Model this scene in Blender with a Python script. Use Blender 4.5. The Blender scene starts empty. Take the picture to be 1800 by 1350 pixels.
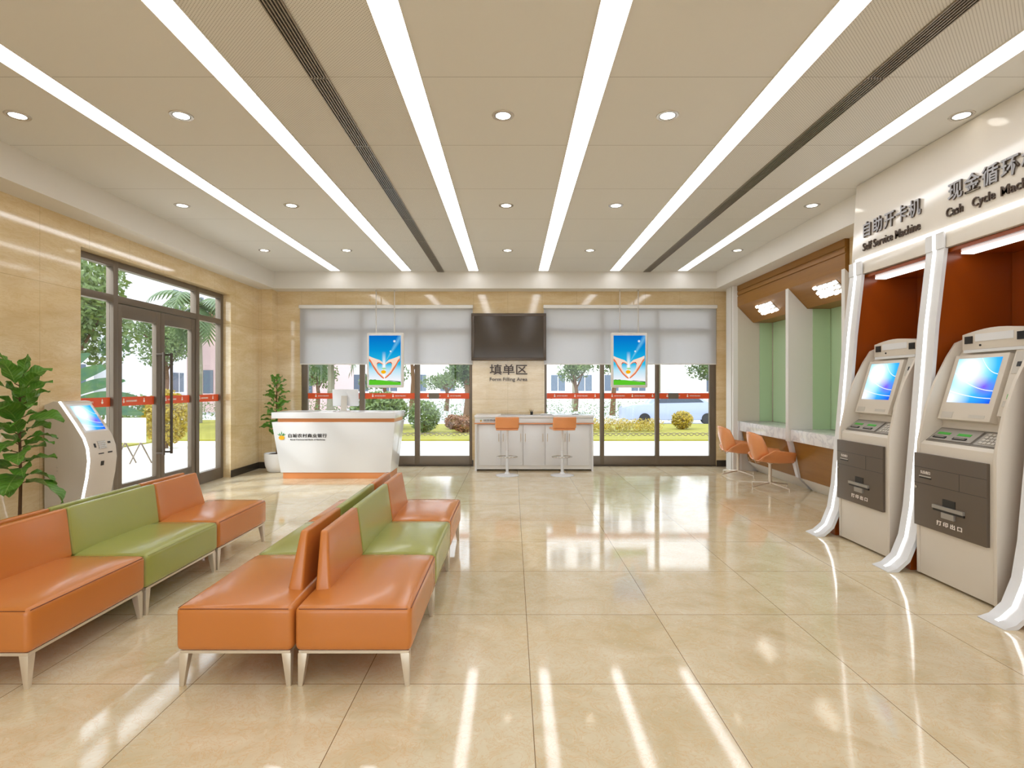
import bpy, bmesh, math, random
from mathutils import Vector, Matrix
random.seed(7)
SC = bpy.context.scene
COL = SC.collection
PI = math.pi

# ------------------------------------------------------------------ materials
def lin(c):
    return tuple(((v/255.0)/12.92 if v/255.0 <= 0.04045 else ((v/255.0+0.055)/1.055)**2.4) for v in c)

class NT:
    def __init__(s, name):
        s.m = bpy.data.materials.new(name); s.m.use_nodes = True
        s.t = s.m.node_tree; s.t.nodes.clear()
        s.out = s.n('ShaderNodeOutputMaterial')
    def n(s, typ, **kw):
        x = s.t.nodes.new(typ)
        for k, v in kw.items(): setattr(x, k, v)
        return x
    def l(s, a, b): s.t.links.new(a, b)
    def math(s, op, a, b=None, c=None):
        x = s.n('ShaderNodeMath', operation=op)
        for i, v in enumerate((a, b, c)):
            if v is None: continue
            if isinstance(v, (int, float)): x.inputs[i].default_value = v
            else: s.l(v, x.inputs[i])
        return x.outputs[0]
    def mix(s, fac, a, b, blend='MIX'):
        x = s.n('ShaderNodeMix', data_type='RGBA', blend_type=blend)
        for sock, v in ((x.inputs[0], fac), (x.inputs[6], a), (x.inputs[7], b)):
            if isinstance(v, tuple): sock.default_value = tuple(v)+(1,) if len(v) == 3 else v
            elif isinstance(v, (int, float)): sock.default_value = v
            else: s.l(v, sock)
        return x.outputs[2]
    def ramp(s, fac, stops, interp='LINEAR'):
        x = s.n('ShaderNodeValToRGB'); r = x.color_ramp; r.interpolation = interp
        while len(r.elements) > 1: r.elements.remove(r.elements[0])
        for i, (p, c) in enumerate(stops):
            e = r.elements[0] if i == 0 else r.elements.new(p)
            e.position = p; e.color = tuple(c)+(1,)
        s.l(fac, x.inputs[0]); return x.outputs[0]
    def noise(s, vec, scale, detail=4, rough=.5, dist=0):
        x = s.n('ShaderNodeTexNoise'); s.l(vec, x.inputs['Vector'])
        x.inputs['Scale'].default_value = scale; x.inputs['Detail'].default_value = detail
        x.inputs['Roughness'].default_value = rough; x.inputs['Distortion'].default_value = dist
        return x.outputs[0]
    def pos(s, scale=(1, 1, 1), rot=(0, 0, 0), loc=(0, 0, 0), obj=True):
        tc = s.n('ShaderNodeTexCoord'); mp = s.n('ShaderNodeMapping')
        s.l(tc.outputs['Object'], mp.inputs[0])
        mp.inputs['Location'].default_value = loc; mp.inputs['Rotation'].default_value = rot
        mp.inputs['Scale'].default_value = scale
        return mp.outputs[0]
    def xyz(s, v):
        x = s.n('ShaderNodeSeparateXYZ'); s.l(v, x.inputs[0]); return x.outputs
    def bsdf(s, col, rough=.5, metal=0, spec=.5, coat=0, bump=None, bstr=.1, bdist=.01, coatr=.05):
        b = s.n('ShaderNodeBsdfPrincipled')
        if isinstance(col, tuple): b.inputs['Base Color'].default_value = col+(1,)
        else: s.l(col, b.inputs['Base Color'])
        if isinstance(rough, (int, float)): b.inputs['Roughness'].default_value = rough
        else: s.l(rough, b.inputs['Roughness'])
        b.inputs['Metallic'].default_value = metal
        b.inputs['Specular IOR Level'].default_value = spec
        b.inputs['Coat Weight'].default_value = coat
        b.inputs['Coat Roughness'].default_value = coatr
        if bump is not None:
            bp = s.n('ShaderNodeBump'); bp.inputs['Strength'].default_value = bstr
            bp.inputs['Distance'].default_value = bdist
            s.l(bump, bp.inputs['Height']); s.l(bp.outputs[0], b.inputs['Normal'])
        s.l(b.outputs[0], s.out.inputs[0]); s.b = b
        return b

MAT = {}
def P(name, col, rough=.5, metal=0, spec=.5, coat=0, noise=None):
    t = NT(name); c = lin(col)
    if noise:
        v = t.noise(t.pos(), noise[0], 5)
        c2 = tuple(x*(1-noise[1]) for x in c)
        t.bsdf(t.mix(v, c, c2), rough, metal, spec, coat, bump=v, bstr=.15, bdist=.002)
    else:
        t.bsdf(c, rough, metal, spec, coat)
    MAT[name] = t.m; return t.m
def E(name, col, strength):
    t = NT(name); e = t.n('ShaderNodeEmission')
    e.inputs[0].default_value = lin(col)+(1,); e.inputs[1].default_value = strength
    t.l(e.outputs[0], t.out.inputs[0]); MAT[name] = t.m; return t.m

def line_mask(t, coord, period, offset, width):
    m = t.math('FLOORED_MODULO', t.math('ADD', coord, width/2-offset), period)
    return t.math('LESS_THAN', m, width)

TILE = .8505
def mat_floor():
    t = NT('cream_floor_tile'); p = t.pos(); o = t.xyz(p)
    jx = line_mask(t, o[0], TILE, .092, .0035); jy = line_mask(t, o[1], TILE, 2.806, .0035)
    j = t.math('MAXIMUM', jx, jy)
    # each tile has its own veining offset
    ix = t.math('FLOOR', t.math('DIVIDE', t.math('SUBTRACT', o[0], .092), TILE))
    iy = t.math('FLOOR', t.math('DIVIDE', t.math('SUBTRACT', o[1], 2.806), TILE))
    cx = t.n('ShaderNodeCombineXYZ'); t.l(t.math('MULTIPLY', ix, 3.7), cx.inputs[0]); t.l(t.math('MULTIPLY', iy, 5.3), cx.inputs[1])
    va = t.n('ShaderNodeVectorMath', operation='ADD'); t.l(p, va.inputs[0]); t.l(cx.outputs[0], va.inputs[1])
    v = va.outputs[0]
    n1 = t.noise(v, 2.2, 6, .6, 1.5); n2 = t.noise(v, 9, 8, .65, 2.5)
    c = t.ramp(n1, [(.3, lin((208, 192, 156))), (.5, lin((221, 207, 176))), (.72, lin((229, 219, 193)))])
    vein = t.ramp(t.math('ABSOLUTE', t.math('SUBTRACT', n2, .5)), [(0, (1, 1, 1)), (.012, (.4, .4, .4)), (.035, (0, 0, 0))])
    c = t.mix(t.math('MULTIPLY', vein, .55), c, lin((216, 172, 112)))
    n3 = t.noise(v, 22, 4, .6, .6)
    pale = t.ramp(n3, [(.6, (0, 0, 0)), (.72, (1, 1, 1))])
    c = t.mix(t.math('MULTIPLY', pale, .45), c, lin((236, 226, 205)))
    c = t.mix(j, c, lin((120, 92, 58)))
    t.bsdf(c, .07, 0, .65)
    MAT['floor'] = t.m
mat_floor()

def mat_marble(name, axis, off):
    t = NT(name); p = t.pos(); o = t.xyz(p)
    hz = t.math('MAXIMUM', line_mask(t, o[2], 1.27, 2.52, .004), 0)
    vt = line_mask(t, o[axis], .64, off, .003)
    j = t.math('MAXIMUM', hz, vt)
    st = t.pos(scale=(.55, .55, 2.6))
    n1 = t.noise(st, 1.6, 6, .55, 1.2); n2 = t.noise(st, 7, 7, .6, 2)
    c = t.ramp(n1, [(.25, lin((211, 184, 138))), (.45, lin((222, 198, 154))), (.6, lin((230, 209, 169))), (.8, lin((236, 220, 188)))])
    vein = t.ramp(t.math('ABSOLUTE', t.math('SUBTRACT', n2, .5)), [(0, (1, 1, 1)), (.05, (0, 0, 0))])
    c = t.mix(t.math('MULTIPLY', vein, .3), c, lin((203, 166, 108)))
    c = t.mix(t.math('MULTIPLY', j, .6), c, lin((150, 118, 72)))
    t.bsdf(c, .075, 0, .9)
    MAT[name] = t.m
mat_marble('marble_side', 1, 5.445)
mat_marble('marble_back', 0, -.083)

def mat_ceiling(name, perf):
    t = NT(name); o = t.xyz(t.pos())
    j = line_mask(t, o[1], 1.054, 3.713, .006)
    base = lin((222, 220, 215))
    c = t.mix(t.math('MULTIPLY', j, .55), base, lin((120, 108, 92)))
    if perf:
        s_ = .0215
        def cell(a, b, ph):
            fx = t.math('SUBTRACT', t.math('FLOORED_MODULO', t.math('ADD', a, ph*s_/2), s_), s_/2)
            fy = t.math('SUBTRACT', t.math('FLOORED_MODULO', t.math('ADD', b, ph*s_/2), s_), s_/2)
            d = t.math('SQRT', t.math('ADD', t.math('MULTIPLY', fx, fx), t.math('MULTIPLY', fy, fy)))
            return t.math('LESS_THAN', d, .0033)
        h = t.math('MAXIMUM', cell(o[0], o[1], 0), cell(o[0], o[1], 1))
        c = t.mix(t.math('MULTIPLY', h, .62), c, lin((95, 82, 66)))
    t.bsdf(c, .75, 0, .2); MAT[name] = t.m
mat_ceiling('ceiling_plain', False); mat_ceiling('ceiling_perforated', True)

def mat_leather(name, c1):
    t = NT(name); p = t.pos()
    n = t.noise(p, 240, 3, .5); n2 = t.noise(p, 3, 3)
    c = lin(c1); t.bsdf(t.mix(n2, c, tuple(x*.9 for x in c)), .27, 0, .5, coat=.25, coatr=.12, bump=n, bstr=.06, bdist=.001)
    MAT[name] = t.m
mat_leather('leather_orange', (206, 126, 58)); mat_leather('leather_green', (164, 168, 88))
mat_leather('shell_orange', (236, 156, 98))

def mat_wood(name, c1, c2, sc=(1, 12, 12)):
    t = NT(name); p = t.pos(scale=sc); n = t.noise(p, 1.5, 6, .6, .8)
    t.bsdf(t.mix(n, lin(c1), lin(c2)), .4, 0, .4); MAT[name] = t.m
mat_wood('wood', (160, 112, 44), (132, 88, 28), (10, 1, 10))
def mat_counter():
    t = NT('white_marble'); p = t.pos(); n = t.noise(p, 2.2, 6, .55, 2)
    v = t.ramp(t.math('ABSOLUTE', t.math('SUBTRACT', n, .5)), [(0, lin((214, 213, 216))), (.05, lin((236, 235, 234)))])
    t.bsdf(v, .12, 0, .5); MAT['white_marble'] = t.m
mat_counter()

P('frame_bronze', (112, 100, 86), .35, .35, .5)
P('frame_dark', (70, 58, 46), .4, .3)
P('baseboard', (58, 50, 42), .25, .1)
P('white_paint', (232, 227, 220), .45, 0, .4)
P('cornice_paint', (226, 222, 215), .6, 0, .3)
P('white_gloss', (226, 227, 229), .18, 0, .5)
P('header_gloss', (226, 219, 208), .14, 0, .6)
P('white_matte', (232, 230, 226), .5)
P('machine_white', (214, 205, 192), .32, 0, .5)
P('machine_trim', (196, 190, 180), .3, .2)
P('panel_dark', (96, 84, 72), .35, .1)
P('seam_dark', (120, 62, 26), .5)
P('dark_slot', (24, 20, 18), .3)
P('deck_grey', (128, 122, 114), .35, .4)
P('deck_mid', (160, 154, 146), .35, .3)
P('button_green', (60, 170, 50), .4)
P('booth_green', (186, 212, 174), .5)
P('booth_white', (214, 206, 192), .5)
P('bay_orange', (156, 72, 18), .22, 0, .5)
P('accent_orange', (216, 140, 84), .3, .1)
P('chrome', (200, 196, 190), .15, .95)
P('leg_metal', (222, 212, 196), .28, .55)
P('brass', (212, 196, 170), .3, .6)
P('letter_dark', (78, 62, 50), .35, .2)
P('letter_steel', (170, 170, 174), .35, .1)
P('letter_side', (96, 86, 78), .35, .4)
P('black', (22, 20, 20), .4)
P('tv_screen', (70, 60, 50), .12, 0, .4)
P('tv_bezel', (84, 72, 62), .25, .3)
P('white_print', (248, 238, 230), .5)
P('band_orange', (226, 84, 32), .4)
P('band_patch', (110, 100, 88), .5)
P('logo_yellow', (250, 178, 24), .4)
P('logo_green', (52, 150, 60), .4)
P('grille_dark', (38, 32, 28), .5)
P('grille_slat', (150, 140, 126), .3, .6)
P('trim_ring', (206, 200, 192), .25, .5)
P('ring_dark', (70, 64, 58), .3, .5)
P('pot', (240, 240, 240), .25)
P('soil', (52, 36, 24), .9, noise=(40, .5))
P('bark', (110, 78, 46), .8, noise=(30, .5))
P('palm_bark', (140, 134, 112), .85, noise=(10, .3))
P('paper', (245, 245, 245), .6)
P('glass_dark', (120, 118, 116), .08)
P('building_white', (246, 246, 246), .8, noise=(.3, .06))
P('building_pink', (222, 190, 186), .8)
P('building_window', (92, 106, 122), .25)
P('roof_red', (180, 110, 100), .8)
P('lawn', (152, 146, 48), .95, noise=(1.2, .4))
P('pavement', (226, 222, 214), .9, noise=(4, .12))
P('road', (190, 190, 192), .9)
P('kerb', (220, 214, 204), .9)
P('car_white', (150, 160, 185), .2, 0, .5)
P('car_glass', (60, 70, 84), .1)
P('rubber', (30, 30, 30), .7)
E('strip_light', (250, 251, 255), 6.0)
E('downlight_glow', (255, 250, 240), 9.0)
E('crystal_glow', (255, 248, 236), 3.2)
E('bay_lamp', (255, 250, 244), 2.6)
E('led_line', (255, 255, 255), 4.0)
E('led_soft', (255, 255, 255), 1.4)
E('hands_light', (255, 226, 206), .95)
E('hands_mid', (236, 128, 84), .95)
E('hands_dark', (206, 76, 38), .95)
E('poster_white', (255, 255, 255), 1.0)
E('poster_green', (96, 200, 46), 1.0)
E('poster_dark_green', (34, 110, 28), 1.0)
E('poster_yellow', (252, 184, 20), 1.0)

def mat_leaf(name, c1, c2, trans=.25, veins=False):
    t = NT(name); n = t.noise(t.pos(), 6, 3)
    if veins:
        o = t.xyz(t.n('ShaderNodeTexCoord').outputs['UV'])
        a = t.math('ABSOLUTE', t.math('SUBTRACT', o[0], .5))
        w = t.math('SINE', t.math('MULTIPLY', t.math('SUBTRACT', o[1], t.math('MULTIPLY', a, .45)), 52))
        vn = t.ramp(w, [(.55, (0, 0, 0)), (1, (1, 1, 1))])
        md = t.ramp(a, [(.012, (1, 1, 1)), (.03, (0, 0, 0))])
        col = t.mix(t.math('MULTIPLY', vn, .45), t.mix(n, lin(c1), lin(c2)), lin((140, 184, 90)))
        col = t.mix(t.math('MULTIPLY', md, .7), col, lin((164, 196, 110)))
        b = t.bsdf(col, .32, 0, .5, bump=w, bstr=.25, bdist=.004)
    else:
        b = t.bsdf(t.mix(n, lin(c1), lin(c2)), .35, 0, .5)
    tr = t.n('ShaderNodeBsdfTranslucent'); t.l(t.mix(n, lin(c1), lin(c2)), tr.inputs[0])
    mx = t.n('ShaderNodeMixShader'); mx.inputs[0].default_value = trans
    t.l(b.outputs[0], mx.inputs[1]); t.l(tr.outputs[0], mx.inputs[2]); t.l(mx.outputs[0], t.out.inputs[0])
    MAT[name] = t.m
mat_leaf('fig_leaf', (66, 118, 36), (112, 164, 62), .2, True); mat_leaf('palm_leaf', (66, 92, 58), (112, 134, 82))
mat_leaf('tree_leaf', (74, 98, 54), (128, 146, 80)); mat_leaf('yellow_leaf', (190, 156, 34), (140, 134, 50))
mat_leaf('banana_leaf', (34, 84, 84), (92, 122, 60)); mat_leaf('red_leaf', (160, 92, 80), (116, 110, 60))

def mat_glass():
    t = NT('window_glass')
    tr = t.n('ShaderNodeBsdfTransparent'); tr.inputs[0].default_value = (.97, .985, .985, 1)
    g = t.n('ShaderNodeBsdfGlossy'); g.inputs['Roughness'].default_value = .01
    f = t.n('ShaderNodeLayerWeight'); f.inputs[0].default_value = .5
    fc = t.math('MULTIPLY_ADD', t.math('POWER', f.outputs['Facing'], 4.0), .45, .02)
    mx = t.n('ShaderNodeMixShader'); t.l(fc, mx.inputs[0])
    t.l(tr.outputs[0], mx.inputs[1]); t.l(g.outputs[0], mx.inputs[2]); t.l(mx.outputs[0], t.out.inputs[0])
    MAT['glass'] = t.m
mat_glass()
def mat_blind():
    t = NT('blind_fabric')
    d = t.n('ShaderNodeBsdfDiffuse'); d.inputs[0].default_value = lin((224, 222, 220))+(1,)
    tr = t.n('ShaderNodeBsdfTranslucent'); tr.inputs[0].default_value = lin((214, 214, 218))+(1,)
    mx = t.n('ShaderNodeMixShader'); mx.inputs[0].default_value = .48
    t.l(d.outputs[0], mx.inputs[1]); t.l(tr.outputs[0], mx.inputs[2])
    tp = t.n('ShaderNodeBsdfTransparent'); m2 = t.n('ShaderNodeMixShader'); m2.inputs[0].default_value = .13   # open weave
    t.l(mx.outputs[0], m2.inputs[1]); t.l(tp.outputs[0], m2.inputs[2]); t.l(m2.outputs[0], t.out.inputs[0])
    MAT['blind'] = t.m
mat_blind()

def mat_screen():
    # abstract wallpaper of the machine screens, mapped by the UVs of the flat panel
    t = NT('machine_screen'); uv = t.n('ShaderNodeTexCoord').outputs['UV']; o = t.xyz(uv)
    u, v = o[0], o[1]
    def dist(cx, cy, sx=1, sy=1):
        a = t.math('MULTIPLY', t.math('SUBTRACT', u, cx), sx); b = t.math('MULTIPLY', t.math('SUBTRACT', v, cy), sy)
        return t.math('SQRT', t.math('ADD', t.math('MULTIPLY', a, a), t.math('MULTIPLY', b, b)))
    c = t.ramp(dist(.32, .72), [(.18, (1, 1, 1)), (.42, lin((150, 225, 252))), (.62, lin((60, 180, 240))), (.95, lin((30, 90, 230)))])
    pu = t.ramp(dist(.78, .36, 1, 1.3), [(0, (1, 1, 1)), (.3, (0, 0, 0))])
    c = t.mix(t.math('MULTIPLY', pu, .9), c, lin((130, 60, 235)))
    pk = t.ramp(dist(.62, .5, 1, 1.2), [(0, (1, 1, 1)), (.22, (0, 0, 0))])
    c = t.mix(t.math('MULTIPLY', pk, .5), c, lin((235, 190, 250)))
    wh = t.ramp(dist(.05, .1, 1, 1.2), [(0, (1, 1, 1)), (.5, (0, 0, 0))])
    c = t.mix(wh, c, (1, 1, 1))
    for a, b, k in ((.42, .3, .9), (.24, .12, .6), (.95, .7, 1.6)):
        y = t.math('ADD', t.math('MULTIPLY', t.math('POWER', t.math('SUBTRACT', 1.05, u), 2.0), a*k), b*.9)
        ln = t.math('LESS_THAN', t.math('ABSOLUTE', t.math('SUBTRACT', v, y)), .008)
        c = t.mix(t.math('MULTIPLY', ln, .85), c, (1, 1, 1))
    e = t.n('ShaderNodeEmission'); t.l(c, e.inputs[0]); e.inputs[1].default_value = 1.25
    t.l(e.outputs[0], t.out.inputs[0]); MAT['screen'] = t.m
mat_screen()
def mat_poster():
    t = NT('poster_sky'); uv = t.n('ShaderNodeTexCoord').outputs['UV']; o = t.xyz(uv); u, v = o[0], o[1]
    c = t.ramp(v, [(.1, lin((250, 250, 255))), (.3, lin((190, 232, 248))), (.42, lin((40, 192, 232))), (.7, lin((8, 150, 216))), (1, lin((8, 110, 200)))])
    m1 = t.ramp(t.math('ABSOLUTE', t.math('SUBTRACT', u, .47)), [(.02, (1, 1, 1)), (.07, (0, 0, 0))])
    m2 = t.ramp(v, [(.4, (1, 1, 1)), (.68, (0, 0, 0))])
    c = t.mix(t.math('MULTIPLY', m1, m2), c, (1, 1, 1))
    a = t.math('ARCTAN2', t.math('SUBTRACT', v, .42), t.math('SUBTRACT', u, .47))
    w = t.math('ABSOLUTE', t.math('SUBTRACT', a, .82)); m3 = t.ramp(w, [(0, (1, 1, 1)), (.12, (0, 0, 0))])
    c = t.mix(t.math('MULTIPLY', m3, .45), c, lin((150, 226, 250)))
    for cx, cy, r in ((.8, .885, .03), (.68, .68, .022)):
        dx = t.math('SUBTRACT', u, cx); dy = t.math('MULTIPLY', t.math('SUBTRACT', v, cy), 1.6)
        d = t.math('SQRT', t.math('ADD', t.math('MULTIPLY', dx, dx), t.math('MULTIPLY', dy, dy)))
        c = t.mix(t.ramp(d, [(r*.4, (1, 1, 1)), (r*1.6, (0, 0, 0))]), c, (1, 1, 1))
    e = t.n('ShaderNodeEmission'); t.l(c, e.inputs[0]); e.inputs[1].default_value = 1.0
    t.l(e.outputs[0], t.out.inputs[0]); MAT['poster'] = t.m
mat_poster()

# ------------------------------------------------------------------ object helpers
ORG = {}
def tag(o, label=None, cat=None, group=None, kind=None):
    if label: o['label'] = label
    if cat: o['category'] = cat
    if group: o['group'] = group
    if kind: o['kind'] = kind
    return o
def thing(name, loc, label, cat, group=None, kind=None):
    o = bpy.data.objects.new(name, None); COL.objects.link(o)
    o.location = loc; o.empty_display_size = .1; ORG[o.name] = Vector(loc)
    return tag(o, label, cat, group, kind)
def link(me, name, mat, parent=None, org=None):
    o = bpy.data.objects.new(name, me); COL.objects.link(o)
    if mat is not None and len(me.materials) == 0: me.materials.append(MAT[mat])
    w = Vector(org) if org else (ORG[parent.name] if parent else Vector((0, 0, 0)))
    if parent: o.parent = parent
    if w.length > 0 : me.transform(Matrix.Translation(-w))
    if not parent and org: o.location = org
    ORG[o.name] = w if not org or parent else Vector(org)
    if parent: ORG[o.name] = w
    return o

class MB:
    """collects shapes given in world coordinates; build() makes one mesh object"""
    def __init__(s): s.v = []; s.f = []; s.mi = []; s.uv = {}
    def add(s, vs, fs, mi=0):
        b = len(s.v); s.v += [tuple(v) for v in vs]
        for f in fs: s.f.append(tuple(i+b for i in f)); s.mi.append(mi)
        return s
    def box(s, x0, x1, y0, y1, z0, z1, mi=0):
        vs = [(x, y, z) for z in (z0, z1) for y in (y0, y1) for x in (x0, x1)]
        return s.add(vs, [(0, 2, 3, 1), (4, 5, 7, 6), (0, 1, 5, 4), (2, 6, 7, 3), (0, 4, 6, 2), (1, 3, 7, 5)], mi)
    def hexa(s, b, t, mi=0):
        """b, t: four corner points bottom and top, counter-clockwise from above"""
        return s.add(list(b)+list(t), [(3, 2, 1, 0), (4, 5, 6, 7), (0, 1, 5, 4), (1, 2, 6, 5), (2, 3, 7, 6), (3, 0, 4, 7)], mi)
    def prism(s, pts, a0, a1, axis='y', mi=0):
        """extrude a 2-D outline; axis y: pts are (x,z), axis x: (y,z), axis z: (x,y)"""
        def mk(p, a):
            return {'y': (p[0], a, p[1]), 'x': (a, p[0], p[1]), 'z': (p[0], p[1], a)}[axis]
        n = len(pts); vs = [mk(p, a0) for p in pts]+[mk(p, a1) for p in pts]
        fs = [tuple(range(n)), tuple(range(2*n-1, n-1, -1))]
        fs += [(i, i+n, (i+1) % n+n, (i+1) % n) for i in range(n)]
        return s.add(vs, fs, mi)
    def strip(s, prof, a0, a1, th, axis='y', mi=0):
        """a thick band following an open profile"""
        out = []
        for i, p in enumerate(prof):
            q0 = prof[max(0, i-1)]; q1 = prof[min(len(prof)-1, i+1)]
            d = Vector((q1[0]-q0[0], q1[1]-q0[1])).normalized(); nrm = Vector((-d.y, d.x))
            out.append((p[0]+nrm.x*th, p[1]+nrm.y*th))
        m = len(prof); 
        def mk(p, a): return {'y': (p[0], a, p[1]), 'x': (a, p[0], p[1]), 'z': (p[0], p[1], a)}[axis]
        vs = [mk(p, a0) for p in prof]+[mk(p, a1) for p in prof]+[mk(p, a0) for p in out]+[mk(p, a1) for p in out]
        fs = []
        for i in range(m-1):
            fs += [(i, i+1, m+i+1, m+i), (2*m+i, 3*m+i, 3*m+i+1, 2*m+i+1), (i, 2*m+i, 2*m+i+1, i+1), (m+i, m+i+1, 3*m+i+1, 3*m+i)]
        fs += [(0, m, 3*m, 2*m), (m-1, 3*m-1, 4*m-1, 2*m-1)]
        return s.add(vs, fs, mi)
    def tube(s, pts, r, n=10, mi=0, r2=None, closed=False):
        pts = [Vector(p) for p in pts]; b = []; m = len(pts)
        up = None
        for i, p in enumerate(pts):
            if closed: d = (pts[(i+1) % m]-pts[i-1]).normalized()
            else: d = (pts[min(i+1, m-1)]-pts[max(i-1, 0)]).normalized()
            if up is None:
                up = d.orthogonal().normalized()
            up = (up-d*up.dot(d))
            up = up.normalized() if up.length > 1e-5 else d.orthogonal().normalized()
            sd = d.cross(up)
            rr = r if r2 is None else r+(r2-r)*i/(m-1)
            for k in range(n):
                a = 2*PI*k/n; b.append(p+up*math.cos(a)*rr+sd*math.sin(a)*rr)
        fs = []
        for i in range(m if closed else m-1):
            j = (i+1) % m
            for k in range(n):
                fs.append((i*n+k, i*n+(k+1) % n, j*n+(k+1) % n, j*n+k))
        if not closed: fs += [tuple(range(n-1, -1, -1)), tuple(range((m-1)*n, m*n))]
        return s.add(b, fs, mi)
    def lathe(s, prof, c, n=32, mi=0):
        """prof (r,z) from bottom to top around vertical axis through c"""
        vs = []
        for r, z in prof:
            for k in range(n):
                a = 2*PI*k/n; vs.append((c[0]+r*math.cos(a), c[1]+r*math.sin(a), c[2]+z))
        fs = []
        for i in range(len(prof)-1):
            for k in range(n): fs.append((i*n+k, i*n+(k+1) % n, (i+1)*n+(k+1) % n, (i+1)*n+k))
        if prof[0][0] > 1e-4: fs.append(tuple(range(n-1, -1, -1)))
        if prof[-1][0] > 1e-4: fs.append(tuple(range((len(prof)-1)*n, len(prof)*n)))
        return s.add(vs, fs, mi)
    def rbox(s, x0, x1, y0, y1, z0, z1, r, crown=0, fn=None, seg=4, inner=6, mi=0, side=0):
        """softly rounded box; crown lifts the middle of the top"""
        def ax(a, b):
            L = b-a; o = [a+r*(1-math.cos(PI/2*i/seg)) for i in range(seg+1)]
            mids = [a+r+(L-2*r)*i/inner for i in range(1, inner)]
            e = [b-r*(1-math.cos(PI/2*i/seg)) for i in range(seg, -1, -1)]
            return o+mids+e
        X, Y, Z = ax(x0, x1), ax(y0, y1), ax(z0, z1)
        idx = {}; vs = []; fs = []
        def vert(i, j, k):
            key = (i, j, k)
            if key not in idx:
                p = Vector((X[i], Y[j], Z[k]))
                q = Vector((min(max(p.x, x0+r), x1-r), min(max(p.y, y0+r), y1-r), min(max(p.z, z0+r), z1-r)))
                d = p-q
                if d.length > 1e-9: p = q+d.normalized()*r
                u = 2*(p.x-x0)/(x1-x0)-1; v = 2*(p.y-y0)/(y1-y0)-1; w = (p.z-z0)/(z1-z0)
                if crown and w > .5: p.z += crown*max(0, 1-u**4)*max(0, 1-v**4)*(w-.5)*2
                if side:
                    p.x += side*u*max(0, 1-v*v)*math.sin(PI*w); p.y += side*v*max(0, 1-u*u)*math.sin(PI*w)
                if fn: p = Vector(fn(p.x, p.y, p.z))
                idx[key] = len(vs); vs.append(p)
            return idx[key]
        nx, ny, nz = len(X), len(Y), len(Z)
        for i in range(nx-1):
            for j in range(ny-1):
                fs.append((vert(i, j, 0), vert(i, j+1, 0), vert(i+1, j+1, 0), vert(i+1, j, 0)))
                fs.append((vert(i, j, nz-1), vert(i+1, j, nz-1), vert(i+1, j+1, nz-1), vert(i, j+1, nz-1)))
        for i in range(nx-1):
            for k in range(nz-1):
                fs.append((vert(i, 0, k), vert(i+1, 0, k), vert(i+1, 0, k+1), vert(i, 0, k+1)))
                fs.append((vert(i, ny-1, k), vert(i, ny-1, k+1), vert(i+1, ny-1, k+1), vert(i+1, ny-1, k)))
        for j in range(ny-1):
            for k in range(nz-1):
                fs.append((vert(0, j, k), vert(0, j, k+1), vert(0, j+1, k+1), vert(0, j+1, k)))
                fs.append((vert(nx-1, j, k), vert(nx-1, j+1, k), vert(nx-1, j+1, k+1), vert(nx-1, j, k+1)))
        return s.add(vs, fs, mi)
    def quad_uv(s, a, b, c, d, mi=0):
        """flat quad a(0,0) b(1,0) c(1,1) d(0,1)"""
        s.add([a, b, c, d], [(0, 1, 2, 3)], mi); s.uv[len(s.f)-1] = [(0, 0), (1, 0), (1, 1), (0, 1)]
        return s
    def build(s, name, mat, parent=None, smooth=False, bevel=0, org=None, mats=None, angle=40, fixn=True):
        me = bpy.data.meshes.new(name); me.from_pydata(s.v, [], s.f); 
        for m in (mats or [mat]): me.materials.append(MAT[m])
        if len(me.polygons) == len(s.mi): me.polygons.foreach_set('material_index', s.mi)
        if s.uv:
            ul = me.uv_layers.new(name='UVMap')
            for fi, uvs in s.uv.items():
                for li, uvc in zip(me.polygons[fi].loop_indices, uvs): ul.data[li].uv = uvc
        bm = bmesh.new(); bm.from_mesh(me)
        if fixn: bmesh.ops.recalc_face_normals(bm, faces=bm.faces)
        if bevel:
            es = [e for e in bm.edges if e.is_manifold and e.calc_face_angle(0) > .5]
            bmesh.ops.bevel(bm, geom=es, offset=bevel, segments=2, profile=.6, affect='EDGES', clamp_overlap=True)
        if smooth or bevel:
            for f in bm.faces: f.smooth = True
            for e in bm.edges:
                if e.is_manifold and e.calc_face_angle(0) > math.radians(angle): e.smooth = False
        bm.to_mesh(me); bm.free(); me.update()
        return link(me, name, None, parent, org)

def box(name, mat, x0, x1, y0, y1, z0, z1, parent=None, bevel=0, org=None):
    return MB().box(x0, x1, y0, y1, z0, z1).build(name, mat, parent, bevel=bevel, org=org)
def struct(name, mb, mat, mats=None, **k):
    return tag(mb.build(name, mat, mats=mats, **k), kind='structure')

def copy_tree(o, parent=None):
    c = o.copy(); COL.objects.link(c)
    if parent: c.parent = parent
    for ch in list(o.children): copy_tree(ch, c)
    return c

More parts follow.
